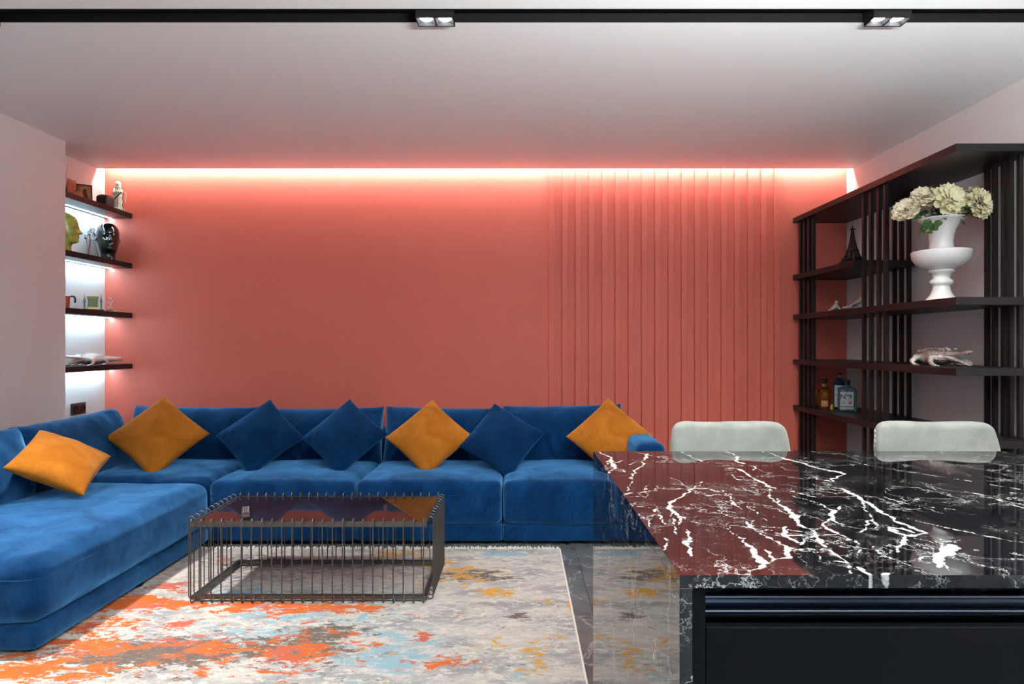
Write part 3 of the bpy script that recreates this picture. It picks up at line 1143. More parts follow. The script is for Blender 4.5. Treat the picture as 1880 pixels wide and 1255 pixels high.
vein(1, [(80, 350), (200, 385), (300, 398)], [8, 16, 20])
vein(1, [(80, 385), (220, 430), (340, 475), (385, 500), (400, 590)], [8, 18, 22, 46, 34])
vein(1, [(385, 510), (370, 560), (315, 590), (330, 625), (400, 665), (470, 700), (505, 735), (400, 732)], [30, 24, 26, 30, 24, 20, 20, 10])
vein(1, [(410, 495), (440, 462)], [14, 8])
vein(1, [(540, 375), (600, 420), (620, 480), (660, 520), (690, 570), (640, 610), (605, 668)], [8, 10, 12, 12, 14, 16, 14])
vein(1, [(690, 575), (730, 600), (720, 640)], [10, 16, 8])
vein(1, [(400, 590), (480, 618)], [14, 6])
vein(1, [(1350, 775), (1290, 800), (1240, 850), (1210, 890), (1180, 935)], [60, 105, 90, 66, 40])
vein(1, [(1240, 900), (1270, 960)], [40, 14])
vein(1, [(1340, 770), (1395, 795)], [30, 18])
vein(1, [(1170, 860), (1090, 860), (1060, 890)], [12, 14, 12])
vein(1, [(880, 545), (1150, 602), (1380, 655), (1600, 702), (1880, 752)], [8, 12, 16, 16, 16])
vein(1, [(500, 105), (700, 150), (900, 185), (1200, 228), (1500, 276), (1850, 332)], [6, 10, 12, 14, 14, 12])
vein(1, [(760, 388), (940, 435), (1070, 470), (1250, 520)], [8, 8, 9, 6])
vein(1, [(1000, 710), (1150, 750), (1260, 790)], [6, 7, 6])
vein(1, [(1470, 360), (1560, 380), (1700, 420), (1880, 480)], [7, 8, 8, 8])
vein(1, [(1580, 620), (1700, 650), (1880, 692)], [7, 10, 10])
vein(1, [(780, 480), (960, 490), (1200, 475), (1330, 490)], [6, 8, 14, 12])
vein(1, [(120, 618), (215, 650), (250, 690), (310, 765), (400, 842), (480, 920), (540, 1000)], [36, 30, 40, 22, 18, 16, 14])
vein(1, [(0, 690), (60, 700), (130, 700)], [40, 30, 20])
vein(1, [(0, 790), (40, 850)], [60, 70])
vein(1, [(125, 765), (180, 715), (260, 690), (400, 680)], [20, 20, 16, 8])
vein(1, [(60, 820), (200, 800), (340, 800)], [10, 16, 20])
vein(1, [(560, 745), (580, 830), (575, 880)], [8, 12, 8])
vein(1, [(680, 760), (720, 790), (735, 830)], [14, 10, 6])
vein(1, [(570, 940), (640, 985), (670, 1000)], [24, 40, 44])
vein(1, [(360, 890), (465, 905)], [20, 26])
vein(1, [(790, 1000), (800, 985)], [30, 20])
vein(1, [(200, 810), (290, 885)], [10, 8])

n1x, n1y = 470, 290
tx = np.linspace(IX0, IX1, n1x)
ty = np.linspace(IY0, IY1, n1y)
TX, TY = np.meshgrid(tx, ty)
# let the drawn veins meander a little
def wob(fx, fy, ph):
    return np.sin(TX * fx + ph) * np.cos(TY * fy + ph * 1.7)


WX = TX + .005 * wob(47, 31, .3) + .004 * wob(101, 87, 1.1) + .0022 * wob(231, 257, 2.3)
WY = TY + .005 * wob(39, 52, 2.1) + .004 * wob(93, 118, .7) + .0022 * wob(261, 219, .9)
best = np.full(TX.shape, 1.0)
for (ax, ay, aw, bx, by, bw) in VE:
    dx, dy = bx - ax, by - ay
    L2 = dx * dx + dy * dy + 1e-12
    t = np.clip(((WX - ax) * dx + (WY - ay) * dy) / L2, 0, 1)
    d = np.hypot(WX - (ax + t * dx), WY - (ay + t * dy)) - (aw + (bw - aw) * t) / 2
    best = np.minimum(best, d)
attrv = np.clip(.05 - best, 0, .2).astype(np.float32)
th = .0215
mtop = MB()
tv = np.stack([TX, TY, np.full_like(TX, IZ)], -1).reshape(-1, 3)
mtop.v = [tuple(p) for p in tv.tolist()]
mtop.f = [(j * n1x + i, j * n1x + i + 1, (j + 1) * n1x + i + 1, (j + 1) * n1x + i) for j in range(n1y - 1) for i in range(n1x - 1)]
brd = [i for i in range(n1x)] + [j * n1x + n1x - 1 for j in range(1, n1y)] + [(n1y - 1) * n1x + i for i in range(n1x - 2, -1, -1)] + [j * n1x for j in range(n1y - 2, 0, -1)]
base0 = len(mtop.v)
ev = .0015
for i in brd:
    p = mtop.v[i]
    mtop.v.append((p[0], p[1], IZ - th))
for k in range(len(brd)):
    a, b_ = brd[k], brd[(k + 1) % len(brd)]
    mtop.f.append((b_, a, base0 + k, base0 + (k + 1) % len(brd)))
mtop.f.append(tuple(range(base0 + len(brd) - 1, base0 - 1, -1)))
top_me = bpy.data.meshes.new('slab')
top_me.from_pydata(mtop.v, [], mtop.f)
top_me.materials.append(M_marble)
at = top_me.attributes.new('vein', 'FLOAT', 'POINT')
vals = np.zeros(len(mtop.v), np.float32)
vals[:n1x * n1y] = attrv.reshape(-1)
vals[n1x * n1y:] = attrv.reshape(-1)[brd] * 0.97
at.data.foreach_set('value', vals)
link('slab', top_me, wt, (-1.25, -1.63, 0))
link('side_panel', MB().box(IX0, IX0 + th, IY0, IY1, 0.0005, IZ - th - .0004).mesh('side_panel', M_marble, bevel=.0008, seg=1), wt, (-1.25, -1.63, 0))

cab = thing('island_cabinet', 'graphite island cabinet with handleless drawers under the marble worktop', 'cabinet', (1.25, 1.63, 0))
cx0, cx1 = IX0 + th + .0008, IX1 - .02
cb = MB()
cb.box(cx0, cx0 + .022, IY0 + .006, 1.72, .08, IZ - th - .001)
cb.box(cx1 - .022, cx1, IY0 + .006, 1.72, .08, IZ - th - .001)
cb.box(cx0 + .022, cx1 - .022, IY0 + .085, 1.72, .08, IZ - th - .001)
cb.box(cx0, cx1, IY0 + .06, 1.70, .0005, .08)
link('carcass', cb.mesh('carcass', M_cab), cab, (-1.25, -1.63, 0))
prof = []
for k in range(9):
    a = PI * .5 + PI * k / 8
    prof.append((IY0 + .052 + .010 * math.cos(a), .866 + .006 * math.sin(a)))
prof += [(IY0 + .06, .858), (IY0 + .06, .850)]
for k in range(7):
    a = PI * .5 + PI * k / 6
    prof.append((IY0 + .045 + .008 * math.cos(a), .843 + .005 * math.sin(a)))
prof += [(IY0 + .045, .83), (IY0 + .083, .83), (IY0 + .083, .876), (IY0 + .055, .876)]
rail = link('grip_rail', MB().extrude_x(prof, cx0 + .024, cx1 - .024).mesh('grip_rail', M_rail), cab, (-1.25, -1.63, 0))
autosmooth(rail, 50)
dwz = [(.470, .8290), (.09, .455)]
for (a, b) in ((cx0 + .0245, 1.255), (1.259, cx1 - .0245)):
    for (z0, z1) in dwz:
        link('drawer_front', MB().box(a, b, IY0 + .010, IY0 + .030, z0, z1).mesh('drawer_front', M_cab, bevel=.0015), cab, (-1.25, -1.63, 0))


# ------------------------------------------------------------------ bar stools
def bar_stool(x, label, seed, yaw):
    t = thing('bar_stool', label, 'stool', (x, 2.44, 0), (0, 0, math.radians(yaw)), group='pale bar stools behind the island')
    bm = soft_box(.468, .055, .34, .026, n=26, bulge=(0, .006, 0), amp=.0035, nscale=7, seed=seed)
    for v in bm.verts:
        u, w = v.co.x / .234, v.co.z / .17
        v.co.x *= 1 - .035 * w - .045 * max(0, w) ** 4
        v.co.y -= .050 * u * u - .02
        v.co.y += .022 * w
        if w > 0:
            v.co.z += -.012 * (1 - u * u) ** 2 * w - .018 * abs(u) ** 7 * w
    link('backrest', bm_mesh(bm, 'backrest', M_suede), t, (0, -.005, .836))
    link('seat', bm_mesh(soft_box(.46, .44, .085, .04, n=18, bulge=(0, 0, .012), amp=.003, seed=seed + 3), 'seat', M_suede), t, (0, -.16, .65))
    for sx in (-1, 1):
        for sy in (-1, 1):
            link('leg', MB().tube([(sx * .17, -.16 + sy * .15, .615), (sx * .215, -.16 + sy * .20, .0002)], .011, 10).mesh('leg', M_blackmetal, smooth=True), t)
        link('back_strut', MB().tube([(sx * .14, .02, .63), (sx * .14, .045, .72)], .009, 8).mesh('back_strut', M_blackmetal), t)
    z = .26
    q = .185
    link('footrest', MB().tube([(-.197, -.16 - q, z), (.197, -.16 - q, z), (.197, -.16 + q, z), (-.197, -.16 + q, z), (-.197, -.16 - q, z)], .008, 8).mesh('footrest', M_blackmetal), t)
    if seed == 2:
        st = MB()
        for k in range(14):
            zz_ = .70 + k * .02
            st.box(-.2345, -.2315, -.038, -.031, zz_, zz_ + .012)
        link('stitching', st.xform(Matrix.Translation((.004, .012, 0))).mesh('stitching', M_fringe), t)
    return t


bar_stool(.815, 'pale grey suede bar stool in front of the coral wall behind the island', 1, 1)
bar_stool(1.612, 'pale grey suede bar stool in front of the black bookcase behind the island', 2, -3)

# ------------------------------------------------------------------ wall socket
M_sock = mat('brown_black_plastic', (0.030, 0.020, 0.020), 0.35)
M_sockring = mat('socket_ring', (0.010, 0.008, 0.008), 0.15, coat=0.4)
sk = thing('wall_socket', 'dark double power socket on the niche wall under the lowest shelf', 'socket', (XN, 4.935, .795))
link('plate', bm_mesh(soft_box(.012, .165, .092, .0055, n=6), 'plate', M_sock), sk, (.006, 0, 0))
for s in (-1, 1):
    so = link('outlet', MB().lathe([(.027, 0), (.027, .004), (.022, .005), (.020, -.004), (.0001, -.004)], 20).xform(Matrix.Rotation(PI / 2, 4, 'Y')).mesh('outlet', M_sockring, smooth=False), sk, (.0122, s * .038, 0))
    for q in (-1, 1):
        link('pin_hole', MB().lathe([(.003, 0), (.003, .001)], 8).xform(Matrix.Rotation(PI / 2, 4, 'Y')).mesh('pin_hole', M_button), so, (-.0035, q * .009, 0))

# ------------------------------------------------------------------ small objects: materials
M_glossblack = mat('gloss_black', (0.004, 0.004, 0.005), 0.06, coat=0.5)
M_silver = mat('silver_metal', (0.70, 0.67, 0.63), 0.27, metal=1.0, bump=1.0, bscale=170)
M_white = mat('white_glaze', (0.80, 0.79, 0.77), 0.12, coat=0.3)
M_stone = mat('pale_green_stone', (0.52, 0.56, 0.44), 0.5, var=0.18, vscale=40)
M_green = mat('green_gold_glass', (0.34, 0.44, 0.08), 0.12, coat=0.6, var=0.45, vscale=18)
M_clear = mat('clear_crystal', (0.95, 0.97, 1.0), 0.02, trans=1.0, ior=1.5)
M_copper = mat('copper', (0.55, 0.20, 0.12), 0.35, metal=0.9, bump=0.2, bscale=90)
M_bronze = mat('bronze_brown', (0.12, 0.05, 0.022), 0.35, metal=0.2, var=0.5, vscale=30)
M_tan = mat('tan_carving', (0.36, 0.16, 0.07), 0.5, var=0.4, vscale=35, bump=0.4, bscale=40)
M_teal = mat('verdigris', (0.07, 0.20, 0.20), 0.4, metal=0.3)
M_olive = mat('olive_gilt', (0.15, 0.16, 0.05), 0.4, metal=0.4)
M_gold = mat('gilt', (0.45, 0.32, 0.12), 0.35, metal=0.8)
M_photo = mat('lilac_print', (0.45, 0.38, 0.42), 0.4, var=0.5, vscale=40)
M_bead = mat('dark_beads', (0.03, 0.012, 0.01), 0.3)
M_pearl = mat('pearl_beads', (0.7, 0.62, 0.58), 0.3)
M_iron = mat('dark_iron', (0.022, 0.017, 0.015), 0.5, metal=0.4)


def head_mesh(name, mt, H=.31):
    """mannequin head on its neck, facing -y"""
    #        z    front  back  halfwidth
    prof = [(0.00, .060, .066, .062), (.03, .055, .060, .056), (.10, .050, .058, .052), (.18, .052, .062, .053), (.235, .062, .070, .058),
            (.25, .088, .074, .060), (.30, .096, .080, .064), (.36, .097, .086, .069), (.42, .098, .093, .074), (.50, .098, .104, .078),
            (.58, .096, .112, .080), (.66, .098, .116, .081), (.74, .099, .116, .081), (.82, .092, .108, .076), (.89, .076, .092, .066),
            (.95, .050, .064, .047), (.985, .026, .034, .026), (1.0, .001, .001, .001)]
    zs = [p[0] for p in prof]
    m = MB()
    rows = []
    nzz, na = 64, 48
    for j in range(nzz + 1):
        t = j / nzz
        t = 1 - (1 - t) ** 1.25
        k = max(i for i in range(len(zs)) if zs[i] <= t + 1e-9)
        k = min(k, len(zs) - 2)
        w = (t - zs[k]) / (zs[k + 1] - zs[k])
        fr_, bk, hw_ = [prof[k][c] + (prof[k + 1][c] - prof[k][c]) * w for c in (1, 2, 3)]
        row = []
        for i in range(na + 1):
            a = 2 * PI * i / na
            x, y = math.sin(a) * hw_, -math.cos(a)
            y = y * (fr_ if y < 0 else bk)
            front = max(0, math.cos(a))
            def g(ca, cz, sa, sz):
                da = (a if a <= PI else a - 2 * PI) - ca
                return math.exp(-(da / sa) ** 2 - ((t - cz) / sz) ** 2)
            d = .026 * g(0, .50, .14, .035) + .012 * g(0, .56, .12, .06)
            d += .008 * g(0, .405, .26, .018) + .007 * g(0, .373, .24, .016) - .004 * g(0, .39, .3, .008)
            d -= .012 * g(.42, .585, .22, .032) + .012 * g(-.42, .585, .22, .032)
            d += .005 * g(.42, .58, .13, .016) + .005 * g(-.42, .58, .13, .016)
            d += .006 * g(.40, .645, .35, .022) + .006 * g(-.40, .645, .35, .022)
            d += .007 * g(0, .285, .3, .03)
            d += .013 * g(1.62, .54, .13, .06) + .013 * g(-1.62, .54, .13, .06)
            dirv = Vector((math.sin(a), -math.cos(a), 0))
            row.append((x + dirv.x * d, y + dirv.y * d, t * .32))
        rows.append(row)
    m.grid(rows)
    m.xform(Matrix.Scale(H / .32, 4))
    return m.mesh(name, mt, smooth=True, merge=1e-5)


hd = link('mannequin_head', head_mesh('mannequin_head', M_glossblack, .312), None, (-3.345, 5.105, SH_TOP[1]), (0, 0, math.radians(42)))
tag(hd, 'glossy black mannequin head on the second niche shelf', 'head')
hd2 = link('mannequin_head', head_mesh('mannequin_head', M_green, .300), None, (-3.36, 4.625, SH_TOP[1]), (0, 0, math.radians(122)))
tag(hd2, 'translucent green and gold mannequin head in profile beside the wall edge', 'head')

# crystal figurine
cf = thing('crystal_figurine', 'clear crystal figurine of a dancing couple beside the black head', 'figurine', (-3.40, 5.00, SH_TOP[1]))
link('skirt', MB().lathe([(.045, 0), (.046, .006), (.040, .03), (.030, .08), (.022, .13), (.020, .15), (.001, .155)], 12).mesh('skirt', M_clear), cf)
link('torso', MB().lathe([(.018, .148), (.026, .175), (.024, .20), (.010, .208), (.012, .215), (.017, .225), (.015, .243), (.001, .25)], 12).mesh('torso', M_clear, smooth=True), cf)
link('arm', MB().tube([(-.02, 0, .20), (-.05, -.01, .185), (-.035, -.03, .16)], .008, 7).mesh('arm', M_clear, smooth=True), cf)
link('companion', MB().lathe([(.02, 0), (.016, .05), (.014, .1), (.022, .15), (.02, .19), (.009, .2), (.014, .22), (.001, .235)], 10, (-.04, .02, 0)).mesh('companion', M_clear, smooth=True), cf)

# top niche shelf
cup = thing('candle_cup', 'black square-shouldered candle cup beside the pale statuette', 'cup', (-3.335, 5.055, SH_TOP[0]))
bmc = soft_box(.100, .100, .100, .022, n=10)
link('cup', bm_mesh(bmc, 'cup', M_plastic), cup, (0, 0, .05))
link('rim', MB().lathe([(.036, .0995), (.040, .1015), (.040, .1025), (.034, .1025), (.034, .0995)], 24).mesh('rim', M_bronze), cup)

stt = thing('saint_statuette', 'pale stone statuette of a veiled figure with a rosary', 'statue', (-3.315, 5.185, SH_TOP[0]), (0, 0, math.radians(35)))
link('base', bm_mesh(soft_box(.085, .075, .03, .008, n=6), 'base', M_stone), stt, (0, 0, .015))
rb = MB()
rows = []
for j in range(25):
    t = j / 24
    z = .028 + t * .165
    r = (.030 - .007 * t + .007 * math.sin(PI * min(1, t * 1.05)))
    rows.append([((r + .0025 * math.cos(9 * a)) * math.sin(a), (r * .85 + .0025 * math.cos(9 * a)) * -math.cos(a), z) for a in [2 * PI * k / 36 for k in range(37)]])
rb.grid(rows)
rb.lathe([(.024, .192), (.022, .205), (.012, .212), (.001, .214)], 20, sy=.85)
link('robe', rb.mesh('robe', M_stone, smooth=True), stt)
link('veil', MB().lathe([(.026, .175), (.023, .205), (.021, .222), (.021, .238), (.014, .250), (.001, .254)], 18, (0, .006, 0), sy=1.0).mesh('veil', M_stone, smooth=True), stt)
link('face', MB().lathe([(.001, .209), (.010, .214), (.013, .225), (.010, .237), (.001, .242)], 14, (0, -.010, 0)).mesh('face', M_stone, smooth=True), stt)
for s in (-1, 1):
    link('arm', MB().tube([(s * .022, 0, .185), (s * .030, -.012, .15), (s * .010, -.030, .155), (0, -.034, .168)], [.009, .010, .007, .005], 9).mesh('arm', M_stone, smooth=True), stt)
rosary = thing('rosary', 'string of dark and pale beads hanging on the pale statuette', 'beads', (-3.285, 5.165, SH_TOP[0]))
bead = MB().lathe([(.0001, -.0048), (.0034, -.0034), (.0048, 0), (.0034, .0034), (.0001, .0048)], 8).mesh('bead', M_bead, smooth=True)
bead2 = MB().lathe([(.0001, -.0042), (.003, -.003), (.0042, 0), (.003, .003), (.0001, .0042)], 8).mesh('bead', M_pearl, smooth=True)
for k in range(16):
    t = k / 15
    link('bead', bead, rosary, (.030 + .004 * math.sin(k), -.012 + .0 * k, .150 - t * .145))
for k in range(13):
    t = k / 12
    link('bead', bead2, rosary, (.046 + .003 * math.sin(t * 5), -.002, .158 - t * .085))
for k in range(15):
    t = k / 14
    link('bead', bead, rosary, (-.030 + .06 * t, -.032, .090 + .06 * t))

plq = thing('relief_plaque', 'brown carved relief plaque leaning on the niche wall', 'plaque', (-3.385, 4.885, SH_TOP[0]), (0, 0, math.radians(38)))
pm = MB().box(-.052, .052, -.010, .010, 0, .155)
pm.xform(Matrix.Rotation(math.radians(-16), 4, 'X'))
link('panel', pm.mesh('panel', M_tan, bevel=.002), plq, (0, 0, .0025))
fm = MB()
for (a, b, c, d) in ((-.052, .052, 0, .010), (-.052, .052, .145, .155), (-.052, -.043, .010, .145), (.043, .052, .010, .145)):
    fm.box(a, b, -.0135, -.0095, c, d)
fm.lathe([(.0001, .0), (.018, .012), (.022, .03), (.016, .055), (.010, .065), (.013, .08), (.010, .095), (.0001, .10)], 12, (.004, -.010, .02), sy=.4)
fm.xform(Matrix.Rotation(math.radians(-16), 4, 'X'))
link('relief', fm.mesh('relief', M_bronze), plq, (0, 0, .0025))
dome = link('carved_dome', MB().lathe([(.038, 0), (.040, .006), (.036, .024), (.024, .040), (.010, .047), (.0001, .048)], 24, sx=1.0).mesh('carved_dome', M_tan, smooth=True), None, (-3.305, 4.690, SH_TOP[0]))
tag(dome, 'small tan carved dome in front of the brown relief plaque', 'ornament')
pf = thing('photo_card', 'thin upright printed card in a dark stand at the edge of the top niche shelf', 'card', (-3.325, 4.575, SH_TOP[0]), (0, 0, math.radians(-60)))
link('card', MB().box(-.045, .045, -.0015, .0015, .004, .205).xform(Matrix.Rotation(math.radians(-9), 4, 'X')).mesh('card', M_photo), pf, (0, 0, .002))
link('stand', MB().box(-.05, .05, -.014, .02, 0, .016).mesh('stand', M_bronze, bevel=.002), pf)
bx_ = link('dark_box', bm_mesh(soft_box(.075, .10, .155, .005, n=5), 'dark_box', M_bronze), None, (-3.434, 4.765, SH_TOP[0] + .0776))
tag(bx_, 'dark brown upright box behind the printed card on the top niche shelf', 'box')

# third niche shelf
mug = thing('copper_mug', 'hammered copper mug with a black handle on the third niche shelf', 'mug', (-3.36, 4.625, SH_TOP[2]), (0, 0, math.radians(40)))
link('body', MB().lathe([(.034, 0), (.036, .004), (.040, .05), (.039, .085), (.041, .09), (.041, .093), (.037, .093), (.036, .01), (.0001, .008)], 24).mesh('body', M_copper, smooth=True), mug)
link('handle', MB().tube([(.034, 0, .086), (.05, 0, .095), (.066, 0, .09), (.072, 0, .07), (.070, 0, .045)], [.006, .007, .008, .007, .006], 8).mesh('handle', M_plastic, smooth=True), mug)

sv = thing('monument_souvenir', 'green and teal souvenir monument with fluted block between two spires', 'souvenir', (-3.35, 4.93, SH_TOP[2]), (0, 0, math.radians(38)))
link('base', MB().box(-.072, .072, -.028, .028, 0, .012).mesh('base', M_iron, bevel=.002), sv)
link('plinth', MB().box(-.035, .035, -.02, .02, .012, .03).mesh('plinth', M_gold, bevel=.002), sv)
flt = MB().box(-.0025, .0025, -.014, .014, .030, .095).mesh('flute', M_olive)
for k in range(7):
    link('flute', flt, sv, (-.030 + k * .010, 0, 0))
link('block', MB().box(-.033, .033, -.006, .006, .03, .095).mesh('block', M_teal), sv)
link('lintel', MB().box(-.038, .038, -.018, .018, .092, .114).mesh('lintel', M_olive, bevel=.002), sv)
sp = MB().lathe([(.009, .012), (.009, .016), (.005, .02), (.007, .055), (.005, .06), (.010, .068), (.009, .085), (.004, .1), (.003, .115), (.0015, .118), (.001, .135), (.0001, .137)], 10).mesh('spire', M_teal, smooth=False)
link('spire', sp, sv, (-.055, 0, 0))
link('spire', sp, sv, (.055, 0, 0))

tr = thing('crystal_trophy', 'small twisted crystal trophy on a gilt base, third niche shelf', 'trophy', (-3.345, 5.125, SH_TOP[2]), (0, 0, math.radians(35)))
link('base', MB().box(-.045, .055, -.022, .022, 0, .010).mesh('base', M_gold, bevel=.0015), tr)
link('foot', MB().box(-.022, .022, -.014, .014, .010, .018).mesh('foot', M_iron, bevel=.0015), tr)
for s in (-1, 1):
    link('strand', MB().tube([(s * .016 * math.cos(PI * k / 12), s * .007 * math.sin(PI * k / 12), .018 + .085 * k / 12) for k in range(13)],
                             [.004 + .003 * math.sin(PI * k / 12) for k in range(13)], 8).mesh('strand', M_clear, smooth=True), tr)
link('globe', MB().lathe([(.0001, -.014), (.010, -.010), (.014, 0), (.010, .010), (.0001, .014)], 14, (0, 0, .112)).mesh('globe', M_clear, smooth=True), tr)


# ------------------------------------------------------------------ silver crocodiles (local +x is forward)
def crocodile(label, loc, rz, L=.6, gape=28, with_tail=True):
    t = thing('crocodile_figurine', label, 'figurine', loc, (0, 0, rz), group='silver crocodiles on the shelves')
    k = L / .6
    body = MB()
    sec = [(.115, .034, .033, .052), (.09, .042, .040, .053), (.04, .050, .046, .052), (-.03, .053, .049, .051), (-.09, .046, .042, .047), (-.13, .036, .034, .042)]
    if with_tail:
        sec += [(-.18, .027, .028, .042), (-.24, .022, .025, .045), (-.30, .016, .020, .046), (-.35, .010, .014, .044), (-.385, .003, .005, .038)]
    else:
        sec += [(-.17, .022, .022, .03), (-.20, .008, .012, .022)]
    rows = []
    for (x, w, h, zc) in sec:
        y0 = .022 * math.sin((x + .1) * 11) if x < -.1 else 0
        rows.append([(x, y0 + w * math.cos(2 * PI * q / 18), zc + h * math.sin(2 * PI * q / 18)) for q in range(19)])
    body.grid(rows)
    link('body', body.xform(Matrix.Scale(k, 4)).mesh('body', M_silver, smooth=True, merge=1e-5), t)

    def jaw(sign, ang):
        m = MB()
        rw = []
        for (x, w, h) in ((-.03, .034, .034), (.0, .040, .038), (.03, .037, .031), (.06, .029, .022), (.10, .022, .016), (.135, .021, .015), (.152, .015, .011), (.160, .003, .003)):
            row = []
            for q in range(17):
                a = 2 * PI * q / 16
                z = math.sin(a)
                z = z * h if z * sign > 0 else z * h * .25
                row.append((x, w * math.cos(a), z))
            rw.append(row)
        m.grid(rw)
        if sign > 0:
            for s in (-1, 1):
                m.lathe([(.012, 0), (.011, .009), (.005, .015), (.0001, .016)], 10, (.014, s * .019, .026))
                m.lathe([(.006, 0), (.004, .005), (.0001, .006)], 8, (.14, s * .007, .007))
        for q in range(9):
            for s in (-1, 1):
                xx_ = .035 + q * .0125
                ww = .028 - .011 * min(1, q / 5)
                m.lathe([(.0036, 0), (.0001, -sign * .013)], 5, (xx_, s * ww, 0))
        m.xform(Matrix.Translation((.112, 0, .060)) @ Matrix.Rotation(math.radians(-sign * ang), 4, 'Y'))
        return m.xform(Matrix.Scale(k, 4)).mesh('jaw', M_silver, smooth=True)
    link('upper_jaw', jaw(1, gape * .22), t)
    link('lower_jaw', jaw(-1, gape * .6), t)
    for (x, s, fwd) in ((.065, 1, 1), (.065, -1, 1), (-.095, 1, -1), (-.095, -1, -1)):
        p = [(x, s * .035, .045), (x - fwd * .018, s * .066, .048), (x - .012, s * .074, .022), (x + .012, s * .078, .007), (x + .035, s * .082, .005)]
        lg = MB().tube(p, [.024, .021, .015, .011, .008], 9)
        for q in (-1, 0, 1):
            lg.tube([(x + .02, s * .08, .005), (x + .052, s * .082 + q * .013, .003)], [.006, .002], 6)
        link('leg', lg.xform(Matrix.Scale(k, 4)).mesh('leg', M_silver, smooth=True), t)
    cr = MB()
    for q in range(15):
        x = .08 - q * .016
        zc = .098 - max(0, -.02 - x) * .12
        for s in (-1, 0, 1):
            if -.16 < x or s:
                cr.tube([(x, s * .015 * (1 if x > -.1 else .6), zc - .004 - abs(s) * .004), (x - .005, s * .017 * (1 if x > -.1 else .6), zc + .012 - abs(s) * .003)], [.0065, .0008], 5)
    if with_tail:
        for q in range(14):
            x = -.165 - q * .015
            y0 = .022 * math.sin((x + .1) * 11)
            zc = .042 + .029 - (abs(x) - .165) * .07
            cr.tube([(x, y0, zc - .006), (x - .004, y0, zc + .010)], [.005, .0008], 5)
    link('crest', cr.xform(Matrix.Scale(k, 4)).mesh('crest', M_silver, smooth=True), t)
    return t


crocodile('silver crocodile with gaping jaws on the bookcase shelf below the white urn', (2.47, 3.70, BZ['croc']), math.radians(-88), .62, 30, False)
crocodile('silver crocodile with open mouth and spiked tail on the lowest niche shelf', (-3.335, 4.880, SH_TOP[3]), math.radians(-97), .53, 32, True)

# ------------------------------------------------------------------ bookcase objects
et = thing('tower_model', 'dark iron lattice tower model on the short upper bookcase shelf', 'tower model', (2.50, 4.69, BZ['short']), (0, 0, math.radians(28)))
Ht = .335


def tw_half(z):
    t = z / Ht
    return .072 * math.exp(-3.6 * t) + .006 * (1 - t)


lg = None
for sx in (-1, 1):
    for sy in (-1, 1):
        pts = [(sx * tw_half(Ht * .82 * k / 16), sy * tw_half(Ht * .82 * k / 16), Ht * .82 * k / 16) for k in range(17)]
        link('leg', MB().tube(pts, [.011 - .007 * (k / 16) ** .5 for k in range(17)], 4).mesh('leg', M_iron), et)
lat = MB()
for k in range(3, 22):
    z0, z1 = Ht * .82 * k / 22, Ht * .82 * (k + 1) / 22
    a, b = tw_half(z0), tw_half(z1)
    for (u, v) in (((-1, -1), (1, -1)), ((1, -1), (1, 1)), ((1, 1), (-1, 1)), ((-1, 1), (-1, -1))):
        lat.tube([(u[0] * a, u[1] * a, z0), (v[0] * b, v[1] * b, z1)], .0017, 4, cap=False)
        lat.tube([(v[0] * a, v[1] * a, z0), (u[0] * b, u[1] * b, z1)], .0017, 4, cap=False)
link('lattice', lat.mesh('lattice', M_iron, fixn=False), et)
for z in (.058, .118, .275):
    w = tw_half(z) + .009
    link('platform', MB().box(-w, w, -w, w, z, z + .009).mesh('platform', M_iron, bevel=.001, seg=1), et)
link('spire', MB().lathe([(.008, .275), (.008, .29), (.005, .296), (.002, .31), (.001, Ht), (.0001, Ht + .001)], 10).mesh('spire', M_iron), et)
link('base_plate', MB().box(-.086, .086, -.086, .086, 0, .006).mesh('base_plate', M_iron), et)
am = MB()
for (ux, uy) in ((1, 0), (0, 1)):
    for s in (-1, 1):
        pts = []
        for k in range(11):
            a = PI * k / 10
            q = .047 * math.cos(a)
            z = .008 + .046 * math.sin(a)
            o = s * tw_half(z)
            pts.append((q if ux else o, o if ux else q, z))
        am.tube(pts, .0035, 5)
link('arch', am.mesh('arch', M_iron), et)

# silver figurines on the vase shelf
s1 = thing('silver_figurine', 'tiny silver seated animal figurine on the bookcase, nearest the coral wall', 'figurine', (2.42, 4.80, BZ['vase']))
link('body', MB().tube([(-.045, .0, .008), (-.015, 0, .022), (.012, 0, .042), (.022, 0, .058)], [.004, .016, .020, .014], 10).mesh('body', M_silver, smooth=True), s1)
link('head', MB().lathe([(.0001, -.016), (.012, -.01), (.016, 0), (.011, .011), (.0001, .015)], 12, (.018, -.004, .072)).mesh('head', M_silver, smooth=True), s1)
for s in (-1, 1):
    link('foot', MB().tube([(.02, s * .012, .04), (.036, s * .02, .012), (.048, s * .022, .005)], [.010, .009, .006], 8).mesh('foot', M_silver, smooth=True), s1)
s2 = thing('silver_figurine', 'silver figurine of a reclining figure with raised head beside the bookcase bars', 'figurine', (2.42, 4.46, BZ['vase']))
link('body', MB().tube([(-.115, 0, .012), (-.07, 0, .016), (-.03, 0, .032), (.005, 0, .055), (.018, 0, .082)], [.006, .010, .014, .016, .011], 10).mesh('body', M_silver, smooth=True), s2)
link('neck', MB().tube([(.018, 0, .08), (.016, 0, .094), (.014, 0, .106)], [.009, .006, .006], 8).mesh('neck', M_silver, smooth=True), s2)
link('head', MB().lathe([(.0001, -.016), (.010, -.01), (.0125, 0), (.010, .010), (.0001, .017)], 12, (.014, -.003, .122)).mesh('head', M_copper, smooth=True), s2)
link('arm', MB().tube([(.015, -.008, .078), (.034, -.018, .045), (.045, -.02, .005)], [.008, .007, .005], 8).mesh('arm', M_silver, smooth=True), s2)
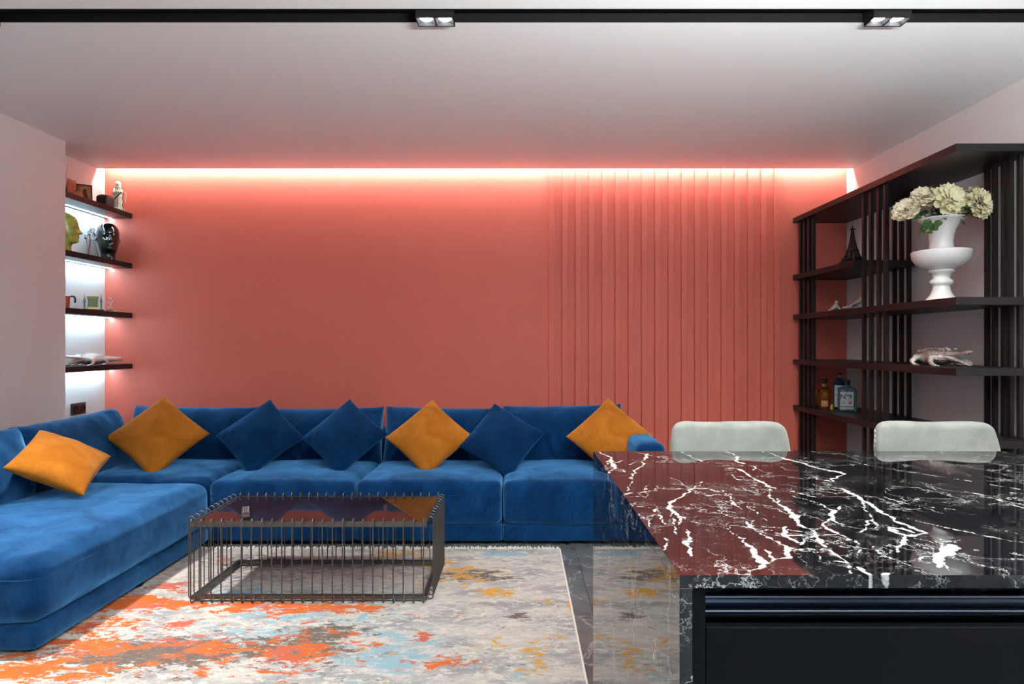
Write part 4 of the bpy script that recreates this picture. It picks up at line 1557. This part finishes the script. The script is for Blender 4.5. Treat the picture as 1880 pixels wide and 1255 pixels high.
link('leg', MB().tube([(-.02, -.01, .03), (-.055, -.018, .034), (-.075, -.02, .006)], [.010, .009, .006], 8).mesh('leg', M_silver, smooth=True), s2)

# bottles
M_amber = mat('amber_liquor', (0.55, 0.20, 0.02), 0.05, trans=0.85, ior=1.4)
M_bluegl = mat('pale_blue_glass', (0.30, 0.55, 0.66), 0.05, trans=0.8, ior=1.4)
M_deepgl = mat('deep_blue_glass', (0.05, 0.20, 0.32), 0.05, trans=0.75, ior=1.4)
M_label = mat('paper_label', (0.60, 0.63, 0.66), 0.6)
M_ink = mat('black_ink', (0.02, 0.02, 0.025), 0.6)
M_red = mat('red_ink', (0.55, 0.12, 0.12), 0.6)
M_bluink = mat('blue_ink', (0.06, 0.13, 0.26), 0.6)
ZB = BZ['bottle']


def text_mesh(body, size, mt):
    cu = bpy.data.curves.new('text', 'FONT')
    cu.body = body
    cu.size = size
    cu.align_x = 'CENTER'
    cu.align_y = 'CENTER'
    cu.extrude = .0002
    cu.offset = size * .012
    o = bpy.data.objects.new('tmp_text', cu)
    C.objects.link(o)
    dg = bpy.context.evaluated_depsgraph_get()
    me = bpy.data.meshes.new_from_object(o.evaluated_get(dg))
    bpy.data.objects.remove(o, do_unlink=True)
    me.materials.clear()
    me.materials.append(mt)
    me.transform(Matrix.Rotation(PI / 2, 4, 'X'))
    return me


b1 = thing('liquor_bottle', 'round cut-glass bottle of amber liquor with a dark stopper', 'bottle', (2.455, 5.03, ZB), (0, 0, math.radians(-22)), group='bottles on the bookcase')
link('glass', MB().lathe([(.040, 0), (.043, .004), (.044, .05), (.055, .075), (.060, .10), (.056, .128), (.042, .150), (.020, .162), (.017, .170), (.017, .195), (.021, .196), (.021, .202), (.001, .203)], 14).mesh('glass', M_amber), b1)
link('collar', MB().lathe([(.0185, .168), (.0185, .192), (.017, .194)], 18).mesh('collar', M_tan, smooth=True), b1)
link('stopper', MB().lathe([(.019, .202), (.023, .206), (.024, .222), (.022, .232), (.001, .234)], 18).mesh('stopper', M_iron, smooth=True), b1)
link('label', MB().box(-.025, .025, -.0475, -.0445, .014, .062).mesh('label', M_tan, bevel=.0008, seg=1), b1)
b4 = thing('miniature_bottle', 'tiny yellow bottle beside the amber liquor bottle', 'bottle', (2.44, 4.875, ZB), group='bottles on the bookcase')
M_yel = mat('yellow_liquor', (0.75, 0.50, 0.02), 0.05, trans=0.6, ior=1.4)
link('glass', MB().lathe([(.012, 0), (.013, .003), (.013, .03), (.006, .036), (.006, .045), (.001, .046)], 12).mesh('glass', M_yel, smooth=True), b4)
link('cap', MB().lathe([(.0068, .044), (.0068, .054), (.001, .055)], 12).mesh('cap', M_iron), b4)

b2 = thing('gin_bottle', 'tall deep blue bottle with a long pale label and silver cap', 'bottle', (2.535, 4.945, ZB), (0, 0, math.radians(-25)), group='bottles on the bookcase')
bmb = soft_box(.088, .075, .205, .012, n=8)
link('glass', bm_mesh(bmb, 'glass', M_deepgl), b2, (0, 0, .1027))
link('shoulder', MB().lathe([(.042, .195), (.040, .212), (.026, .228), (.015, .238), (.0135, .262), (.001, .263)], 20, sx=1, sy=.85).mesh('shoulder', M_deepgl, smooth=True), b2)
link('cap', MB().lathe([(.0155, .258), (.0155, .288), (.001, .289)], 18).mesh('cap', M_iron), b2)
link('cap_band', MB().lathe([(.0162, .250), (.0162, .268), (.0158, .268)], 18).mesh('cap_band', M_silver), b2)
lb = link('label', MB().box(-.037, .037, -.0392, -.0378, .018, .188).mesh('label', M_label), b2)
em = MB().lathe([(.011, 0), (.014, 0), (.014, .0006), (.011, .0006)], 20).xform(Matrix.Rotation(PI / 2, 4, 'X'))
link('emblem', em.mesh('emblem', M_bluink), lb, (0, -.0393, .135))
link('emblem', MB().lathe([(.006, 0), (.006, .0006), (.0001, .0006)], 12).xform(Matrix.Rotation(PI / 2, 4, 'X')).mesh('emblem', M_bluink), lb, (0, -.0393, .135))
arch = MB()
for k in range(11):
    a0, a1 = PI * (.2 + .6 * k / 11), PI * (.2 + .6 * (k + .6) / 11)
    r0, r1 = .030, .037
    pp = [(r * math.cos(a), 0, r * math.sin(a)) for (r, a) in ((r0, a0), (r1, a0), (r1, a1), (r0, a1))]
    arch.add([(p[0], -.0398, p[2] + .135) for p in pp] + [(p[0], -.0392, p[2] + .135) for p in pp],
             [(0, 1, 2, 3), (7, 6, 5, 4), (0, 4, 5, 1), (1, 5, 6, 2), (2, 6, 7, 3), (3, 7, 4, 0)])
link('lettering', arch.mesh('lettering', M_bluink), lb)
pr = MB()
pr.box(-.030, .030, -.0398, -.0392, .108, .1155)
for k in range(9):
    pr.box(-.026 + .003 * (k % 2), .026 - .004 * (k % 3), -.0398, -.0392, .032 + k * .008, .0345 + k * .008)
link('small_print', pr.mesh('small_print', M_bluink), lb)

b3 = thing('gin_bottle', 'square pale blue glass bottle with black cap and numbered label', 'bottle', (2.500, 4.765, ZB), (0, 0, math.radians(-14)), group='bottles on the bookcase')
link('glass', bm_mesh(soft_box(.118, .085, .180, .016, n=10), 'glass', M_bluegl), b3, (0, 0, .0902))
link('neck', MB().lathe([(.040, .168), (.036, .186), (.022, .193), (.0195, .197), (.0195, .205), (.001, .206)], 20).mesh('neck', M_bluegl, smooth=True), b3)
link('cap', MB().lathe([(.021, .198), (.021, .236), (.019, .239), (.001, .239)], 20).mesh('cap', M_ink, smooth=False), b3)
lb = link('label', MB().box(-.057, .033, -.0442, -.0428, .018, .150).mesh('label', M_label), b3)
link('lettering', text_mesh('Nº9', .050, M_ink), lb, (-.018, -.0444, .112))
rg = MB().lathe([(.0095, 0), (.0125, 0), (.0125, .0006), (.0095, .0006)], 20).xform(Matrix.Rotation(PI / 2, 4, 'X'))
link('seal', rg.mesh('seal', M_red), lb, (.010, -.0443, .068))
link('seal', MB().box(-.008, .008, -.0448, -.0442, .066, .070).mesh('seal', M_red), lb, (.010, 0, 0))
pr = MB().box(-.057, .033, -.0448, -.0442, .036, .042)
for k in range(3):
    pr.box(-.05, -.018 - .005 * k, -.0448, -.0442, .060 + k * .009, .062 + k * .009)
pr.box(-.050, .026, -.0448, -.0442, .026, .0295)
pr.box(-.032, -.006, -.0448, -.0442, .140, .1425)
link('small_print', pr.mesh('small_print', M_ink), lb)

# ------------------------------------------------------------------ vase with peonies
VX, VY = 2.50, 3.705
vase = thing('urn_vase', 'large white ceramic urn vase on the bookcase', 'vase', (VX, VY, BZ['vase']))
link('bowl', MB().lathe([(.068, .190), (.070, .194), (.100, .204), (.130, .225), (.150, .255), (.157, .290), (.155, .300), (.142, .303), (.075, .306), (.060, .308)], 48).mesh('bowl', M_white, smooth=True), vase)
link('neck', MB().lathe([(.074, .302), (.066, .320), (.062, .345), (.064, .385), (.074, .425), (.094, .460), (.122, .482), (.134, .489), (.132, .492), (.120, .484), (.090, .460), (.068, .42), (.058, .37), (.056, .32)], 48).mesh('neck', M_white, smooth=True), vase)
link('stem', MB().lathe([(.085, 0), (.086, .010), (.078, .018), (.060, .040), (.048, .070), (.045, .092), (.046, .098), (.057, .106), (.062, .117), (.058, .128), (.047, .136),
                         (.044, .148), (.052, .165), (.064, .172), (.069, .178), (.070, .184), (.066, .190), (.055, .193)], 48).mesh('stem', M_white, smooth=True), vase)

M_petal = mat('cream_petal', (0.86, 0.78, 0.50), 0.6, var=0.12, vscale=25, sheen=0.15)
M_petal2 = mat('blush_petal', (0.90, 0.78, 0.56), 0.6, var=0.12, vscale=25, sheen=0.15)
M_leaf = mat('leaf_green', (0.07, 0.14, 0.035), 0.45, var=0.5, vscale=14)
M_leafpale = mat('sage_leaf', (0.35, 0.38, 0.34), 0.6, var=0.3, vscale=14)
M_stem = mat('stem_green', (0.05, 0.10, 0.03), 0.6)


def peony_bloom(R, mt, seed):
    rn = random.Random(seed)
    m = MB()
    rings = [(.20, 5, 80, .30), (.36, 6, 66, .42), (.52, 8, 52, .52), (.68, 9, 38, .60), (.82, 10, 22, .66), (.95, 11, 4, .70), (.95, 8, -16, .62)]
    for ri, (rad, cnt, elev, sz) in enumerate(rings):
        for q in range(cnt):
            a0 = 2 * PI * (q + rn.uniform(-.2, .2)) / cnt + ri * .6
            el = math.radians(elev + rn.uniform(-7, 7))
            w = R * sz * rn.uniform(.85, 1.1)
            ln = R * (sz + .12) * rn.uniform(.9, 1.1)
            rows = []
            nu, nv = 6, 7
            for i in range(nu + 1):
                s = i / nu
                row = []
                for j in range(nv + 1):
                    v = -1 + 2 * j / nv
                    half = w * .62 * math.sin(PI * min(.98, .12 + s * .72)) ** .7
                    yy = v * half
                    up = ln * s
                    cup = -.35 * R * (s ** 2) * (1 if elev > 30 else .25) + .20 * w * (v * v) * (.3 + s)
                    ruff = .035 * R * math.sin(v * 7 + rn.random() * .6 + q) * s ** 2 + (.03 * R * rn.uniform(-1, 1) if i == nu else 0)
                    edge = (.06 * R * math.cos(v * 9 + q)) * s ** 3
                    # petal frame: up along elevation, outward normal
                    px = rad * R * .45 + (up + edge) * math.cos(el) - (cup + ruff) * math.sin(el) * -1 * -1
                    pz = -.42 * R + (up + edge) * math.sin(el) + (cup + ruff) * math.cos(el)
                    pz += .25 * R * (1 - rad)
                    row.append((px * math.cos(a0) - yy * math.sin(a0), px * math.sin(a0) + yy * math.cos(a0), pz))
                rows.append(row)
            m.grid(rows)
    me = m.mesh('bloom', mt, smooth=True, fixn=False)
    return me


def leaf_mesh(L, W, mt, curl=.3, lobes=True):
    m = MB()
    rows = []
    for i in range(11):
        s = i / 10
        wd = W * math.sin(PI * min(1, s * .96 + .02)) ** .8 * (1 + (.18 * math.sin(s * 16) if lobes else 0))
        row = []
        for j in range(5):
            v = -1 + j / 2
            row.append((L * s, v * wd / 2, -curl * L * s * s + .12 * W * abs(v) + .01 * math.sin(s * 9 + v)))
        rows.append(row)
    m.grid(rows)
    return m.mesh('leaf', mt, smooth=True, fixn=False)


leafA = leaf_mesh(.085, .055, M_leaf)
leafB = leaf_mesh(.10, .045, M_leaf, .5)
leafC = leaf_mesh(.075, .055, M_leafpale, .2)


def at_px(px, py, d):
    return Vector(((px - 952) * d / FPX, d, CAM_H + (632 - py) * d / FPX))


flowers = [(1660, 380, 3.72, .064, M_petal2, (-.75, -.55, .45), 'blush cream peony at the left edge of the bouquet'),
           (1699, 355, 3.66, .068, M_petal2, (-.35, -.65, .7), 'blush cream peony, second from the left in the bouquet'),
           (1751, 362, 3.58, .080, M_petal, (.0, -.95, .30), 'largest cream peony facing forward in the bouquet'),
           (1809, 370, 3.52, .071, M_petal, (.35, -.85, .15), 'ruffled cream peony at the right edge of the bouquet'),
           (1783, 349, 3.80, .045, M_petal2, (.1, .2, .9), 'small pale peony behind the largest bloom')]
rn = random.Random(11)
mouth = Vector((VX, VY, BZ['vase'] + .47))
for fi, (px, py, d, R, mt, nrm, lab) in enumerate(flowers):
    c = at_px(px, py, d)
    t = thing('peony', lab, 'flower', (VX, VY, BZ['vase'] + .40), group='peonies in the white urn')
    org = Vector((VX, VY, BZ['vase'] + .40))
    n = Vector(nrm).normalized()
    q = Vector((0, 0, 1)).rotation_difference(n).to_matrix().to_4x4()
    bo = link('bloom', peony_bloom(R, mt, 40 + fi), t)
    bo.matrix_local = Matrix.Translation(c - org) @ q
    root = Vector(((fi - 2) * .006, .01 * (fi % 2), 0))
    mid = (mouth - org) + (c - mouth) * Vector((.35, .35, .5)).x + Vector((0, 0, .02))
    link('stem', MB().tube([root, (mouth - org) * .8 + root * .4, mid, (c - org) - n * R * .4], .0035, 6).mesh('stem', M_stem, smooth=True), t)
    for k in range(9):
        u = rn.uniform(.02, .85)
        p = (mouth - org) * (1 - u) + ((c - org) - n * R * .5) * u + Vector((rn.uniform(-.02, .02), rn.uniform(-.02, .02), rn.uniform(-.005, .02)))
        lo = link('leaf', (leafA, leafB, leafA, leafC, leafB, leafA, leafA, leafC, leafB)[k], t)
        dirv = (c - mouth).normalized() * .7 + Vector((rn.uniform(-.7, .7), rn.uniform(-.9, .3), rn.uniform(-.5, .25)))
        if (c + dirv * .1).x > XR - .06:
            dirv.x = -abs(dirv.x)
        qq = Vector((1, 0, 0)).rotation_difference(dirv.normalized()).to_matrix().to_4x4()
        lo.matrix_local = Matrix.Translation(p) @ qq @ Matrix.Rotation(rn.uniform(-.6, .6), 4, 'X')
    if fi == 0:
        for (dx, dy, dz) in ((-.05, -.03, -.03), (-.02, -.06, -.055), (-.075, -.02, -.055), (.02, -.08, -.04)):
            lo = link('leaf', leafA, t)
            dv = Vector((-.5, -.5, -.6))
            lo.matrix_local = Matrix.Translation(Vector((-.09 + dx * .6, -.05 + dy * .6, .10 + dz))) @ Vector((1, 0, 0)).rotation_difference(dv.normalized()).to_matrix().to_4x4()
    if fi == 3:
        lo = link('leaf', leafA, t)
        dv = Vector((.35, -.5, -.35))
        lo.matrix_local = Matrix.Translation(Vector((.07, -.10, .115))) @ Vector((1, 0, 0)).rotation_difference(dv.normalized()).to_matrix().to_4x4()
